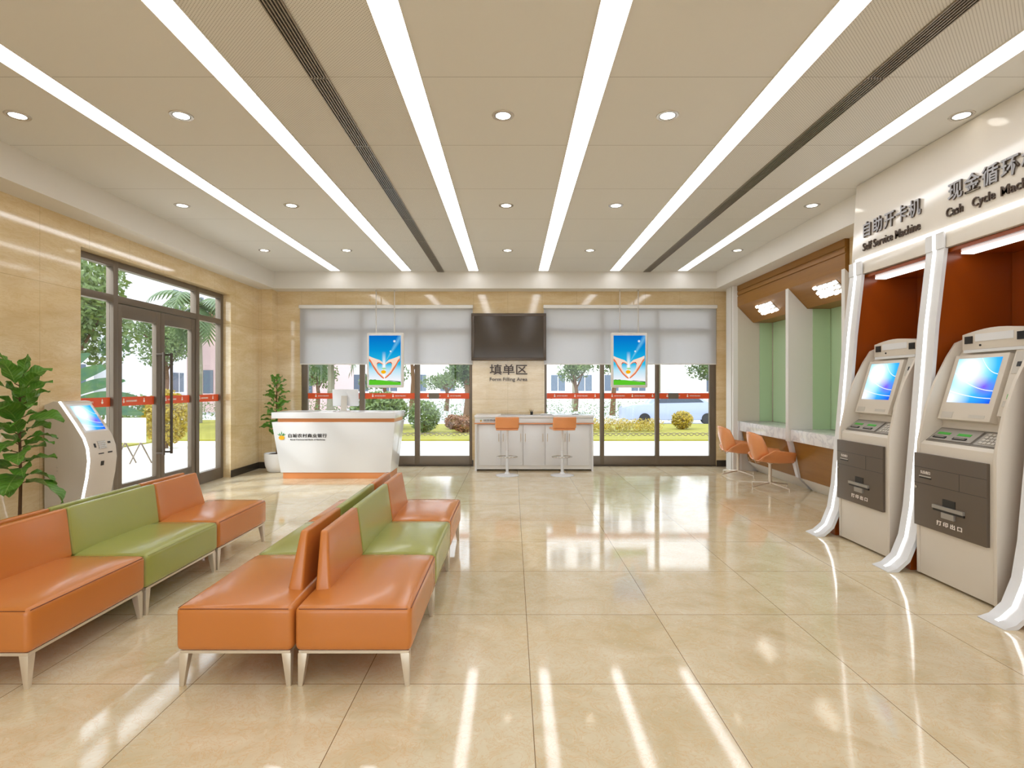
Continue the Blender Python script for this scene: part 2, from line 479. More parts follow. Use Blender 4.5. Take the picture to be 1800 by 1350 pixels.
# text turned into meshes; face: 'back' reads from -Y, 'right' reads from -X (wall on the right), 'left' reads from +X
def text_mesh(s, width, height=None, extrude=.004, bold=0, spacing=1.0, face='back', at=(0, 0, 0), slant=0):
    cu = bpy.data.curves.new('lettering', 'FONT'); cu.body = s; cu.size = 1; cu.extrude = .02; cu.offset = bold
    cu.align_x = 'CENTER'; cu.space_character = spacing; cu.resolution_u = 3; cu.shear = slant
    ob = bpy.data.objects.new('lettering', cu); COL.objects.link(ob)
    dg = bpy.context.evaluated_depsgraph_get(); dg.update()
    me = bpy.data.meshes.new_from_object(ob.evaluated_get(dg)); 
    bpy.data.objects.remove(ob); bpy.data.curves.remove(cu)
    xs = [v.co.x for v in me.vertices]; ys = [v.co.y for v in me.vertices]
    w = max(xs)-min(xs); h = max(ys)-min(ys); cx = (max(xs)+min(xs))/2; cy = (max(ys)+min(ys))/2
    sx = width/w; sy = (height/h) if height else sx
    me.transform(Matrix.Diagonal((sx, sy, extrude/.04, 1)) @ Matrix.Translation((-cx, -cy, 0)))
    R = {'back': Matrix(((1, 0, 0), (0, 0, -1), (0, 1, 0))),
         'right': Matrix(((0, 0, -1), (-1, 0, 0), (0, 1, 0))),
         'left': Matrix(((0, 0, 1), (1, 0, 0), (0, 1, 0)))}[face].to_4x4()
    me.transform(Matrix.Translation(at) @ R)
    me.materials.clear()
    return me
def text(name, s, mat, parent=None, side=None, org=None, **k):
    me = text_mesh(s, **k)
    me.materials.append(MAT[mat])
    if side:
        me.materials.append(MAT[side]); ax = 0 if k.get('face') in ('right', 'left') else 1
        for p in me.polygons: p.material_index = 0 if abs(p.normal[ax]) > .6 else 1
    return link(me, name, None, parent, org)

# ------------------------------------------------------------------ room shell
XL, XR, YB = -4.61, 4.02, 10.385
ZC, ZS = 3.554, 3.252
Y0 = -4.5
struct('floor', MB().box(XL-.3, 4.9, Y0-.2, YB+.3, -.12, 0), 'floor')

# ceiling: plain fields, two perforated fields
cm = MB()
for a, b, m in ((XL-.3, -1.885, 0), (-1.885, -.69, 1), (-.69, 1.823, 0), (1.823, 3.03, 1), (3.03, 4.9, 0)):
    cm.box(a, b, Y0-.2, YB+.3, ZC, ZC+.12, m)
struct('ceiling', cm, 'ceiling_plain', mats=['ceiling_plain', 'ceiling_perforated'])
struct('trim_1', MB().box(XL, -4.292, Y0, YB, ZS, ZC), 'cornice_paint')
struct('trim_2', MB().box(-4.292, 3.678, 10.05, YB, ZS, ZC), 'cornice_paint')
struct('trim_3', MB().box(3.678, 4.7, Y0, YB, ZS, ZC), 'cornice_paint')

# left wall with the door opening
DY0, DY1, DZ = 5.962, 9.136, 2.988
w = MB()
w.box(XL-.24, XL, Y0, DY0, 0, ZC).box(XL-.24, XL, DY1, YB, 0, ZC).box(XL-.24, XL, DY0, DY1, DZ, ZC)
struct('wall_left', w, 'marble_side')
# back wall: piers and lintels around two windows, plus the corner pilaster
WL0, WL1, WR0, WR1, WZ = -3.93, -.745, .60, 3.80, 2.985
w = MB()
w.box(XL-.24, WL0, YB, YB+.3, 0, ZC).box(WL1, WR0, YB, YB+.3, 0, ZC).box(WR1, 4.9, YB, YB+.3, 0, ZC)
w.box(WL0, WL1, YB, YB+.3, WZ, ZC).box(WR0, WR1, YB, YB+.3, WZ, ZC)
w.box(XL, -4.365, 10.14, YB, 0, ZS)
struct('wall_back', w, 'marble_back')
w = MB().box(XL-.24, -4.2, Y0-.2, Y0, 0, ZC).box(3.7, 4.9, Y0-.2, Y0, 0, ZC).box(-4.2, 3.7, Y0-.2, Y0, 3.05, ZC)
struct('wall_rear', w, 'marble_back')
wr = thing('added_fill_window', (-.25, Y0-.15, 0), None, None, kind='structure')  # added glazing, out of view, lets daylight fill the hall from behind
f = MB().box(-4.2, 3.7, Y0-.16, Y0-.1, 0, .15).box(-4.2, 3.7, Y0-.16, Y0-.1, 2.96, 3.05)
for i in range(6): f.box(-4.2+i*1.566, -4.2+i*1.566+.07, Y0-.161, Y0-.099, .15, 2.96)
f.build('window_frame', 'frame_bronze', wr)
for i in range(5): MB().box(-4.13+i*1.566, -2.634+i*1.566, Y0-.133, Y0-.127, .15, 2.96).build('pane', 'glass', wr)
w = MB()
w.box(XR, 4.7, 10.13, YB, 0, ZS).box(4.0, 4.7, 5.86, 6.62, 0, ZS).box(4.12, 4.7, Y0, 5.86, 0, ZS)
w.box(4.58, 4.7, 6.62, 10.13, 0, ZS).box(4.7, 4.9, Y0, YB, 0, ZC)
struct('wall_right', w, 'marble_side')
# baseboards
b = MB().box(XL, XL+.02, Y0, DY0, 0, .115).box(XL, XL+.02, DY1, 10.12, 0, .115)
struct('baseboard_left', b, 'baseboard')
b = MB().box(-4.365+.0, WL0, YB-.02, YB, 0, .115).box(WL1, WL1+.02, YB-.02, YB, 0, .115).box(WR1, XR-.02, YB-.02, YB, 0, .115)
b.box(XL, -4.345, 10.12, 10.14, 0, .115)
struct('baseboard_back', b, 'baseboard')
struct('baseboard_right', MB().box(XR-.02, XR, 10.13, YB, 0, .115), 'baseboard')

# ------------------------------------------------------------------ windows in the back wall
def pineapple(mb, x, z, h, y, face=-1):
    """small round fruit emblem with leaves, flat on a plane y"""
    r = h*.26
    pts = [(x+r*1.15*math.cos(a*PI/12), z+r+r*.85*math.sin(a*PI/12)) for a in range(24)]
    mb.prism(pts, y-.002, y, 'y', 0)
    for ang in (-60, -32, 0, 32, 60):
        d = math.radians(ang); l = h*.5*(.85 if ang else 1.15)
        bx, bz = x+math.sin(d)*r*.35, z+r*1.75
        tx, tz = bx+math.sin(d)*l, bz+math.cos(d)*l*.9
        nx, nz = math.cos(d)*h*.05, -math.sin(d)*h*.05
        mx, mz = (bx+tx)/2, (bz+tz)/2
        mb.prism([(bx, bz), (mx+nx, mz+nz), (tx, tz), (mx-nx, mz-nz)], y-.002, y, 'y', 1)

band_texts = {}
def back_window(name, x0, x1, bars, patch):
    """bars: list of (xa, xb) mullions"""
    ya, yb = YB+.03, YB+.10
    o = thing(name, ((x0+x1)/2, ya, 0), None, None, kind='structure')
    f = MB()
    f.box(x0, bars[0][1], ya, yb, 0, WZ).box(bars[-1][0], x1, ya, yb, 0, WZ)
    for a, b_ in bars[1:-1]: f.box(a, b_, ya, yb, 0, WZ)
    f.box(x0, x1, ya+.002, yb-.002, 0, .19).box(x0, x1, ya+.002, yb-.002, WZ-.09, WZ).box(x0, x1, ya+.002, yb-.002, 2.47, 2.585)
    f.build('window_frame', 'frame_bronze', o, bevel=.004)
    s = box('window_sill', 'frame_dark', x0, x1, YB+.01, ya, 0, .02, o)
    for i in range(len(bars)-1):
        a, b_ = bars[i][1], bars[i+1][0]
        g = MB().box(a, b_, yb-.045, yb-.04, .19, WZ-.09).build('pane', 'glass', o)
        bd = box('safety_band', 'band_orange', a+.002, b_-.002, yb-.052, yb-.0465, 1.256, 1.362, g)
        lg = MB(); x = a+.15
        k = 0
        tx = []
        while x < b_-.03:
            z0 = 1.285
            pts = [(x+.016*math.cos(q*PI/6), z0+.018+.016*math.sin(q*PI/6)) for q in range(12)]
            lg.prism(pts, yb-.0545, yb-.0525, 'y')
            lg.prism([(x-.012, z0+.036), (x, z0+.062), (x+.012, z0+.036)], yb-.0545, yb-.0525, 'y')
            if x+.25 < b_: tx.append(x+.14)
            x += .378
        lg.build('band_emblem', 'white_print', g)
        for xx in tx:
            text('band_lettering', '白城农村商业银行', 'white_print', g, width=.2, height=.024, extrude=.002, bold=.02,
                 at=(xx, yb-.0535, 1.31), face='back')
        if i == patch:
            box('band_patch', 'band_patch', a+.17, a+.36, yb-.057, yb-.055, 1.256, 1.362, g)
    return o
sc = 981/10.5
def bx(p): return (p-900.5)*10.425/981
back_window('window_1', WL0, WL1, [(WL0, bx(541)), (bx(632), bx(641)), (bx(729), bx(738)), (bx(825), WL1)], 2)
back_window('window_2', WR0, WR1, [(WR0, bx(961)), (bx(1054.7), bx(1062)), (bx(1151.6), bx(1159)), (bx(1247), WR1)], 2)

def blind(x0, x1, label):
    o = thing('roller_blind', ((x0+x1)/2, YB-.02, 1.9), label, 'blind', 'white roller blinds over the back windows')
    MB().box(x0, x1, YB-.028, YB-.024, 1.905, 2.93).build('blind_fabric', 'blind', o)
    MB().rbox(x0-.01, x1+.01, YB-.075, YB-.012, 2.93, 2.995, .012).build('head_box', 'white_matte', o, smooth=True)
    MB().rbox(x0, x1, YB-.034, YB-.018, 1.89, 1.91, .006).build('bottom_rail', 'white_matte', o, smooth=True)
blind(-3.94, -.735, 'white roller blind half lowered over the back window behind the reception desk')
blind(.585, 3.785, 'white roller blind half lowered over the back window right of the television')

# ------------------------------------------------------------------ door in the left wall
FX = -4.73  # inner face of the aluminium frame
door = thing('door_1', (FX, 7.5, 0), None, None, kind='structure')
fx0, fx1 = FX-.09, FX
f = MB()
for a, b_ in ((DY0, DY0+.08), (6.62, 6.70), (8.35, 8.44), (9.055, DY1)): f.box(fx0, fx1, a, b_, 0, DZ)
f.box(fx0+.002, fx1-.002, DY0, DY1, DZ-.075, DZ).box(fx0+.002, fx1-.002, DY0, DY1, 2.495, 2.58)
f.box(fx0+.002, fx1-.002, DY0, 6.62, 0, .175).box(fx0+.002, fx1-.002, 8.44, DY1, 0, .175)
f.build('door_frame', 'frame_bronze', door, bevel=.004)
for a, b_ in ((DY0+.08, 6.62), (6.70, 8.35), (8.44, 9.055)):
    MB().box(FX-.05, FX-.044, a, b_, 2.58, DZ-.075).build('transom_pane', 'glass', door)
def band(parent, a, b_):
    bd = box('safety_band', 'band_orange', FX-.0435, FX-.0395, a+.002, b_-.002, 1.252, 1.362, parent)
    y = a+.07
    lg = MB()
    ys = []
    while y < b_-.05:
        pts = [(y+.016*math.cos(q*PI/6), 1.303+.016*math.sin(q*PI/6)) for q in range(12)]
        lg.prism(pts, FX-.0395, FX-.0375, 'x').prism([(y-.012, 1.321), (y, 1.347), (y+.012, 1.321)], FX-.0395, FX-.0375, 'x')
        if y+.25 < b_: ys.append(y+.14)
        y += .378
    lg.build('band_emblem', 'white_print', parent)
    for yy in ys:
        text('band_lettering', '白城农村商业银行', 'white_print', parent, width=.2, height=.024, extrude=.002, bold=.02,
             at=(FX-.038, yy, 1.31), face='left')
for a, b_ in ((DY0+.08, 6.62), (8.44, 9.055)):
    g = MB().box(FX-.05, FX-.044, a, b_, .175, 2.495).build('side_pane', 'glass', door); band(g, a, b_)
for a, b_, hy in ((6.705, 7.522, 7.44), (7.528, 8.345, 7.61)):
    lf = MB(); x0, x1 = FX-.07, FX-.01
    la, lb = (a+.075, b_-.09) if hy < 7.5 else (a+.085, b_-.10)
    lf.box(x0, x1, a, la, .01, 2.487).box(x0, x1, lb, b_, .01, 2.487)
    lf.box(x0+.001, x1-.001, la, lb, .01, .30).box(x0+.001, x1-.001, la, lb, 2.325, 2.487)
    leaf = lf.build('door_leaf', 'frame_bronze', door, bevel=.003)
    g = MB().box(FX-.05, FX-.044, la, lb, .30, 2.325).build('door_pane', 'glass', door); band(g, la, lb)
    h = MB().box(FX+.07, FX+.095, hy-.015, hy+.015, .575, 1.945)
    for z in (.60, 1.92): h.box(FX-.01, FX+.071, hy-.012, hy+.012, z-.012, z+.012)
    h.build('pull_handle', 'frame_dark', leaf, bevel=.003)

# ------------------------------------------------------------------ ceiling fittings
XS = (-3.148, -1.885, -.69, .555, 1.823, 3.03)
names = ['leftmost long white ceiling light strip, nearest the glass door wall', 'long white ceiling light strip, second from the left',
         'long white ceiling light strip left of the middle, beside the left air grille', 'long white ceiling light strip just right of the middle',
         'long white ceiling light strip, second from the right', 'rightmost long white ceiling light strip, nearest the cash machines']
for x, lb in zip(XS, names):
    o = thing('linear_ceiling_light', (x, 3, ZC), lb, 'ceiling light', 'linear ceiling lights')
    MB().box(x-.082, x+.082, Y0+.3, 9.93, ZC-.008, ZC-.001).build('diffuser', 'strip_light', o)
    MB().box(x-.088, x-.083, Y0+.3, 9.935, ZC-.01, ZC).box(x+.083, x+.088, Y0+.3, 9.935, ZC-.01, ZC).build('frame', 'white_paint', o)
for x, lb in ((-1.285, 'dark slotted air grille in the ceiling on the left, between two light strips'), (2.42, 'dark slotted air grille in the ceiling on the right, toward the cash machines')):
    o = thing('linear_air_grille', (x, 3, ZC), lb, 'air vent', 'ceiling air grilles')
    MB().box(x-.056, x+.056, Y0+.3, 10.04, ZC-.003, ZC-.0005).build('backing', 'grille_dark', o)
    fr = MB()
    for sx in (-.062, .054): fr.box(x+sx, x+sx+.008, Y0+.3, 10.04, ZC-.012, ZC)
    k = 3.713-1.054*7
    while k < 10.04:
        fr.box(x-.056, x+.056, k-.008, k+.008, ZC-.011, ZC-.001); k += 1.054
    fr.build('frame', 'grille_slat', o)
    for i in range(5):
        xx = x-.040+i*.020
        MB().box(xx-.004, xx+.004, Y0+.3, 10.04, ZC-.011, ZC-.003).build('slat', 'grille_slat', o)
rows = {4.242: 'nearest row in view', 6.357: 'middle row', 8.466: 'far row by the back wall'}
cols = ((-3.76, 'at the far left'), (-2.515, 'left of the left air grille'), (-.07, 'in the centre strip of the ceiling'), (1.18, 'right of centre'), (3.415, 'at the far right'))
src = None
for y in (4.242, 6.357, 8.466):
    for x, cl in cols:
        lb = 'round recessed downlight %s, %s' % (cl, rows[y])
        if src is None:
            o = thing('recessed_downlight', (x, y, ZC), lb, 'downlight', 'recessed downlights')
            MB().lathe([(.062, -.004), (.082, -.006), (.085, -.001), (.062, -.001)], (x, y, ZC), 32).build('trim_ring', 'trim_ring', o, smooth=True)
            MB().lathe([(.056, -.0035), (.063, -.0055), (.063, -.001), (.056, -.001)], (x, y, ZC), 32).build('inner_ring', 'ring_dark', o, smooth=True)
            MB().lathe([(.0, -.004), (.056, -.004), (.056, -.001), (0, -.001)], (x, y, ZC), 32).build('lamp', 'downlight_glow', o)
            src = o
        else:
            o = copy_tree(src); o.location = (x, y, ZC); o['label'] = lb

# ------------------------------------------------------------------ waiting benches
def bench(kind):
    """module centred on the origin; the seat faces +x"""
    col = 'leather_green' if kind == 'mid' else 'leather_orange'
    o = thing('bench_module', (0, 0, 0), 'bench', 'bench')
    MB().rbox(-.291, .291, -.442, .442, .178, .398, .03, crown=.022).build('seat_cushion', col, o, smooth=True, angle=60)
    ya, yb = -.441, .441; ta, tb = ya, yb
    if kind == 'near': ya += .21; ta += .29
    if kind == 'far': yb -= .21; tb -= .29
    def fn(x, y, z):
        t = (z-.4)/.3
        xf = -.181-.04*t; xb = -.262
        q = (x+.262)/.081
        a = ya+(ta-ya)*t; b = yb+(tb-yb)*t
        return (xb+q*(xf-xb), a+(y-ya)/(yb-ya)*(b-a), z)
    MB().rbox(-.262, -.181, ya, yb, .395, .705, .016, fn=fn, side=.004).build('backrest', col, o, smooth=True, angle=60)
    pp = [(x*.268, y*.42, .4005) for x, y in ((-1, -1), (1, -1), (1, 1), (-1, 1))]
    m = MB(); m.tube([(-.27, -.436, .389), (.27, -.436, .389)], .0022, 5).tube([(-.27, .436, .389), (.27, .436, .389)], .0022, 5).tube([(.286, -.42, .389), (.286, .42, .389)], .0022, 5)
    m.build('piping', 'seam_dark' if kind != 'mid' else 'leather_green', o)
    r = MB().box(-.275, .275, -.425, -.395, .163, .178).box(-.275, .275, .395, .425, .163, .178).box(-.275, -.245, -.395, .395, .163, .178).box(.245, .275, -.395, .395, .163, .178)
    r.build('base_rail', 'leg_metal', o)
    for sx in (-1, 1):
        for sy in (-1, 1):
            xo, yo = sx*.278, sy*.428
            def q(wd, z): 
                a = sorted((xo, xo-sx*wd)); c = sorted((yo, yo-sy*wd))
                return [(a[0], c[0], z), (a[1], c[0], z), (a[1], c[1], z), (a[0], c[1], z)]
            MB().hexa(q(.022, 0), q(.046, .165)).build('leg', 'leg_metal', o, bevel=.002)
    return o
proto = {k: bench(k) for k in ('near', 'mid', 'far')}
usedp = set()
def place_bench(kind, x, y, rot, label, grp):
    if kind not in usedp: o = proto[kind]; usedp.add(kind)
    else: o = copy_tree(proto[kind])
    o.location = (x, y, 0); o.rotation_euler = (0, 0, rot); o['label'] = label; o['group'] = grp
YM = (3.212, 4.102, 4.992)
for gx, dy, nm, grp in ((-1.088, 0, 'middle', 'back to back benches in the middle of the hall'), (-2.965, -.03, 'left', 'back to back benches near the glass door')):
    for i, kind in enumerate(('near', 'mid', 'far')):
        c = 'green' if kind == 'mid' else 'orange'
        wh = {'near': 'near end', 'mid': 'middle', 'far': 'far end'}[kind]
        pl = 'of the right bench block' if nm == 'middle' else 'of the left bench block'
        place_bench(kind, gx+.296, YM[i]+dy, 0, '%s leather bench facing the cash machines, %s %s' % (c, wh, pl), grp)
        k2 = {'near': 'far', 'mid': 'mid', 'far': 'near'}[kind]
        place_bench(k2, gx-.296, YM[i]+dy, PI, '%s leather bench facing the glass door, %s %s' % (c, wh, pl), grp)

# ------------------------------------------------------------------ reception desk
desk = thing('reception_desk', (-2.83, 9.35, 0), 'white tapered reception desk with orange bands and fruit emblem, by the left back window', 'desk')
def taper(z0, xa, xb, ya, yb, z1, xc, xd, yc, yd):
    return MB().hexa([(xa, ya, z0), (xb, ya, z0), (xb, yb, z0), (xa, yb, z0)], [(xc, yc, z1), (xd, yc, z1), (xd, yd, z1), (xc, yd, z1)])
taper(0, -3.70, -1.97, 9.005, 9.55, .10, -3.70, -1.97, 9.005, 9.55).build('plinth', 'accent_orange', desk, bevel=.004)
taper(.10, -3.73, -1.965, 8.99, 9.62, .915, -3.855, -1.88, 8.94, 9.72).build('front_panel', 'white_gloss', desk, bevel=.005)
taper(.915, -3.77, -1.905, 8.99, 9.68, .975, -3.78, -1.90, 8.99, 9.68).build('accent_band', 'accent_orange', desk)
MB().box(-3.86, -1.875, 8.94, 9.72, .975, 1.072).build('worktop', 'white_gloss', desk, bevel=.004)
lean = 8.9505
lg = MB(); pineapple(lg, -3.70, .625, .155, lean); lg.build('emblem', 'logo_yellow', desk, mats=['logo_yellow', 'logo_green'])
text('chinese_lettering', '白城农村商业银行', 'black', desk, width=.62, height=.062, extrude=.006, bold=.012, spacing=1.1, at=(-3.285, lean, .70), face='back')
text('english_lettering', 'Rural Commercial Bank of Baicheng', 'black', desk, width=.555, height=.024, extrude=.006, bold=.006, at=(-3.285, lean+.004, .632), face='back')

mon = thing('computer_monitor', (-2.80, 9.42, 1.072), 'white computer monitor seen from behind, standing on the reception desk', 'monitor')
def mf(x, y, z): return (x, y+(z-1.3)*-.12, z)
MB().rbox(-3.03, -2.59, 9.40, 9.43, 1.155, 1.44, .012, fn=mf).build('display_housing', 'white_gloss', mon, smooth=True)
MB().strip([(9.385, 1.33), (9.36, 1.2), (9.345, 1.10), (9.345, 1.08)], -2.875, -2.775, .012, 'x').build('stand', 'machine_trim', mon)
MB().rbox(-2.90, -2.75, 9.33, 9.47, 1.072, 1.082, .004).build('foot', 'machine_trim', mon, smooth=True)
kb = thing('document_tray', (-3.05, 9.3, 1.072), 'thin pile of white papers lying on the reception desk left of the monitor', 'papers')
for i in range(3):
    MB().box(-3.2+i*.012, -2.98+i*.012, 9.25+i*.006, 9.40+i*.006, 1.0722+i*.004, 1.0755+i*.004).build('sheet', 'paper', kb)

# ------------------------------------------------------------------ form filling table
TX0, TX1, TY0, TY1 = -.655, 1.42, 9.80, 10.33
tb = thing('form_filling_table', ((TX0+TX1)/2, 10.06, 0), 'long white cabinet table with orange band and a glass top, below the television', 'table')
MB().box(TX0+.02, TX1-.02, TY0+.02, TY1, .03, .83).build('cabinet_body', 'white_matte', tb)
MB().box(TX0, TX0+.03, TY0-.03, TY1, 0, .83).box(TX1-.03, TX1, TY0-.03, TY1, 0, .83).build('end_panel', 'white_gloss', tb)
MB().box(TX0-.01, TX1+.01, TY0-.045, TY1, .83, .848).build('accent_band', 'accent_orange', tb)
MB().box(TX0, TX1, TY0-.03, TY1, .848, .93).build('drawer_band', 'white_gloss', tb, bevel=.004)
MB().rbox(TX0-.01, TX1+.01, TY0-.045, TY1, .932, .985, .018).build('table_top', 'white_gloss', tb, smooth=True)
MB().box(-.2, .72, TY0-.02, TY0+.36, .984, .992).build('glass_top', 'glass_dark', tb)
wd = (TX1-TX0-.13)/5
for i in range(5):
    a = TX0+.065+i*wd
    d = MB().box(a+.003, a+wd-.003, TY0-.002, TY0+.018, .10, .815).build('cabinet_door', 'white_gloss', tb, bevel=.002)
    hs = [(a+wd-.035,)] if i == 0 else ([(a+.035,)] if i == 4 else [(a+.04,), (a+wd-.04,)])
    for (hx,) in hs:
        hh = MB().tube([(hx, TY0-.022, .52), (hx, TY0-.022, .66)], .005, 8)
        for z in (.535, .645): hh.tube([(hx, TY0-.022, z), (hx, TY0-.002, z)], .004, 6)
        hh.build('handle', 'brass', d)
lg = MB(); pineapple(lg, -.55, .868, .05, TY0-.031); lg.build('emblem', 'logo_yellow', tb, mats=['logo_yellow', 'logo_green'])
text('lettering', '白城农村商业银行', 'black', tb, width=.235, height=.026, extrude=.003, bold=.018, at=(-.385, TY0-.032, .898), face='back')
text('small_lettering', 'Rural Commercial Bank of Baicheng', 'black', tb, width=.22, height=.010, extrude=.003, bold=.01, at=(-.385, TY0-.032, .873), face='back')
ph = thing('pen_holder', (.34, TY0+.03, .992), 'small dark pen stand on the glass of the form filling table', 'pen holder')
MB().lathe([(.022, 0), (.026, .05), (.023, .05), (.02, .004), (0, .004)], (.34, TY0+.03, .992), 16).build('cup', 'black', ph, smooth=True)
for i in range(4):
    a = i*1.6; MB().tube([(.34, TY0+.03, .998), (.34+.03*math.cos(a), TY0+.03+.02*math.sin(a), 1.075)], .004, 6).build('pen', 'black', ph)
fm = thing('form_sheets', (.60, TY0+.08, .992), 'white form sheets lying on the right of the glass table top', 'papers')
for i in range(2): MB().box(.5+i*.02, .68+i*.02, TY0+.01+i*.01, TY0+.2+i*.01, .9925+i*.004, .9955+i*.004).build('sheet', 'paper', fm)
gl = thing('reading_glasses_case', (1.12, TY0+.1, .985), 'slim grey pen lying on the right end of the form filling table', 'pen')
MB().tube([(1.06, TY0+.06, .990), (1.18, TY0+.12, .990)], .005, 8).build('barrel', 'deck_grey', gl)
gl.name = 'ballpoint_pen'

# ------------------------------------------------------------------ bar stools
def stool(x, y, label, rot):
    o = thing('bar_stool', (0, 0, 0), label, 'bar stool', 'orange bar stools at the form filling table')
    MB().lathe([(.195, 0), (.195, .008), (.16, .018), (.05, .03), (.028, .06), (0, .06)], (0, 0, 0), 40).build('base_disc', 'white_gloss', o, smooth=True)
    MB().lathe([(.025, .04), (.025, .42), (.018, .42), (.018, .76)], (0, 0, 0), 20).build('column', 'white_gloss', o, smooth=True)
    ring = [(.17*math.cos(a*PI/12), .02+.13*math.sin(a*PI/12), .31) for a in range(24)]
    MB().tube(ring, .008, 8, closed=True).tube([(0, .02, .31), (0, -.11, .31)], .008, 8).build('foot_ring', 'chrome', o, smooth=True)
    MB().rbox(-.185, .185, -.17, .19, .765, .80, .015).build('seat', 'shell_orange', o, smooth=True)
    MB().rbox(-.195, .195, -.2, -.165, .80, .985, .014, fn=lambda x_, y_, z_: (x_, y_-(z_-.8)*.15+abs(x_)*.12, z_)).build('backrest', 'shell_orange', o, smooth=True)
    o.location = (x, y, 0); o.rotation_euler = (0, 0, rot)
stool(-.085, 9.33, 'orange bar stool with a white disc base, left one at the form filling table', 0)
stool(.835, 9.33, 'orange bar stool with a white disc base, right one at the form filling table', .14)

# ------------------------------------------------------------------ television and wall lettering
tv = thing('television', (-.08, YB, 2.0), 'large dark flat television on the pier between the back windows', 'television')
x0, x1, z0, z1 = -.755, .625, 1.965, 2.835
f = MB().box(x0, x1, 10.27, 10.31, z0, z0+.055).box(x0, x1, 10.27, 10.31, z1-.055, z1).box(x0, x0+.055, 10.27, 10.31, z0+.055, z1-.055).box(x1-.055, x1, 10.27, 10.31, z0+.055, z1-.055)
f.build('bezel', 'tv_bezel', tv, bevel=.006)
MB().box(x0+.055, x1-.055, 10.282, 10.30, z0+.055, z1-.055).build('screen', 'tv_screen', tv)
MB().box(x0+.15, x1-.15, 10.312, YB-.004, z0+.1, z1-.1).build('rear_housing', 'black', tv)
sg = thing('wall_sign', (-.08, YB, 1.7), 'dark brown wall lettering naming the form filling area, below the television', 'sign')
text('chinese_lettering', '填单区', 'letter_dark', sg, width=.70, height=.195, extrude=.02, bold=.012, at=(-.07, YB-.012, 1.80), face='back')
text('english_lettering', 'Form Filling Area', 'letter_dark', sg, width=.70, height=.085, extrude=.016, bold=.005, at=(-.07, YB-.009, 1.61), face='back')

# ------------------------------------------------------------------ hanging advert screens
def hanging(xc, label):
    Y = 10.16
    o = thing('hanging_display', (xc, Y, 1.46), label, 'display', 'hanging advert displays')
    x0, x1, z0, z1 = xc-.338, xc+.338, 1.463, 2.468
    MB().rbox(x0, x1, Y, Y+.06, z0, z1, .028).build('housing', 'white_paint', o, smooth=True)
    sx0, sx1, sz0, sz1 = x0+.046, x1-.052, z0+.05, z1-.055
    MB().box(x0+.03, x1-.03, Y-.004, Y+.002, z0+.034, z1-.034).build('inner_frame', 'white_gloss', o)
    W, H = sx1-sx0, sz1-sz0; ys = Y-.006
    s = MB().quad_uv((sx0, ys, sz0), (sx1, ys, sz0), (sx1, ys, sz1), (sx0, ys, sz1)).build('screen', 'poster', o, fixn=False)
    def poly(pts, mat, lay, name):
        MB().prism([(sx0+u*W, sz0+v*H) for u, v in pts], ys-.0012*lay, ys-.0012*lay+.001, 'y').build(name, mat, s)
    def q(px, py): return ((px-257)/378., (1195-py)/588.)
    g = [(0, 0), (1, 0)]+[(1-i/10., .055+.03*math.sin(i*.35)) for i in range(11)]
    poly([(0, 0), (1, 0), (1, .05), (.7, .075), (.35, .1), (0, .105)], 'poster_green', 1, 'meadow')
    poly([(0, .1), (.05, .112), (.12, .106), (.2, .112), (.24, .1), (.1, .098)], 'poster_dark_green', 2, 'tree_line')
    poly([(1, .048), (.8, .072), (.55, .088), (.62, .095), (.85, .08), (1, .07)], 'poster_dark_green', 2, 'tree_line')
    L = [(257, 850), (290, 866), (340, 884), (388, 900), (420, 926), (434, 952), (424, 958), (402, 944), (378, 934), (360, 940), (352, 960),
         (356, 990), (376, 1030), (402, 1066), (432, 1098), (440, 1118), (430, 1122), (404, 1104), (362, 1066), (330, 1022), (302, 978), (280, 934), (257, 908)]
    M = [(257, 878), (282, 905), (305, 950), (322, 975), (345, 1008), (356, 1030), (372, 1052), (400, 1078), (436, 1112), (430, 1122), (404, 1104), (362, 1066), (330, 1022), (302, 978), (280, 934), (257, 908)]
    D = [(362, 925), (385, 928), (408, 938), (424, 958), (402, 944), (378, 934), (360, 942), (354, 958), (350, 944)]
    F1 = [(330, 1022), (345, 1020), (372, 1052), (366, 1056)]
    poly([q(*p) for p in L], 'hands_light', 1.5, 'left_hand')
    poly([q(*p) for p in M], 'hands_mid', 2.5, 'left_hand_shade')
    poly([q(*p) for p in D], 'hands_dark', 3.5, 'left_fingers')
    mir = lambda pts: [(2*441-a+0, b-4) for a, b in pts]
    def cl(pts): return [(min(a, 635), b) for a, b in pts]
    poly([q(*p) for p in cl(mir(L))], 'hands_light', 1.5, 'right_hand')
    poly([q(*p) for p in cl(mir(M))], 'hands_mid', 2.5, 'right_hand_shade')
    poly([q(*p) for p in cl(mir(D))], 'hands_dark', 3.5, 'right_fingers')
    fr = [q(430+30*math.cos(a*PI/8), 1040-22*math.sin(a*PI/8)) for a in range(16)]
    poly(fr, 'poster_yellow', 4.5, 'fruit')
    for ang in (-55, -20, 20, 55):
        d = math.radians(ang); bx_, by_ = 436, 1012
        tx_, ty_ = bx_+36*math.sin(d), by_-32*math.cos(d)
        nx, ny = 4*math.cos(d), 4*math.sin(d)
        poly([q(bx_, by_), q((bx_+tx_)/2+nx, (by_+ty_)/2+ny), q(tx_, ty_), q((bx_+tx_)/2-nx, (by_+ty_)/2-ny)], 'poster_green', 5.5, 'fruit_leaf')
    for dx in (-.17, .165):
        MB().tube([(xc+dx, Y+.03, z1-.01), (xc+dx, Y+.03, ZS+.0)], .009, 8).build('hanging_rod', 'trim_ring', o, smooth=True)
hanging((644.9+709.7)/2*0+(-2.315), 'upright advert screen with heart shaped hands, hanging above the reception desk')
hanging(2.135, 'upright advert screen with heart shaped hands, hanging at the right back window')

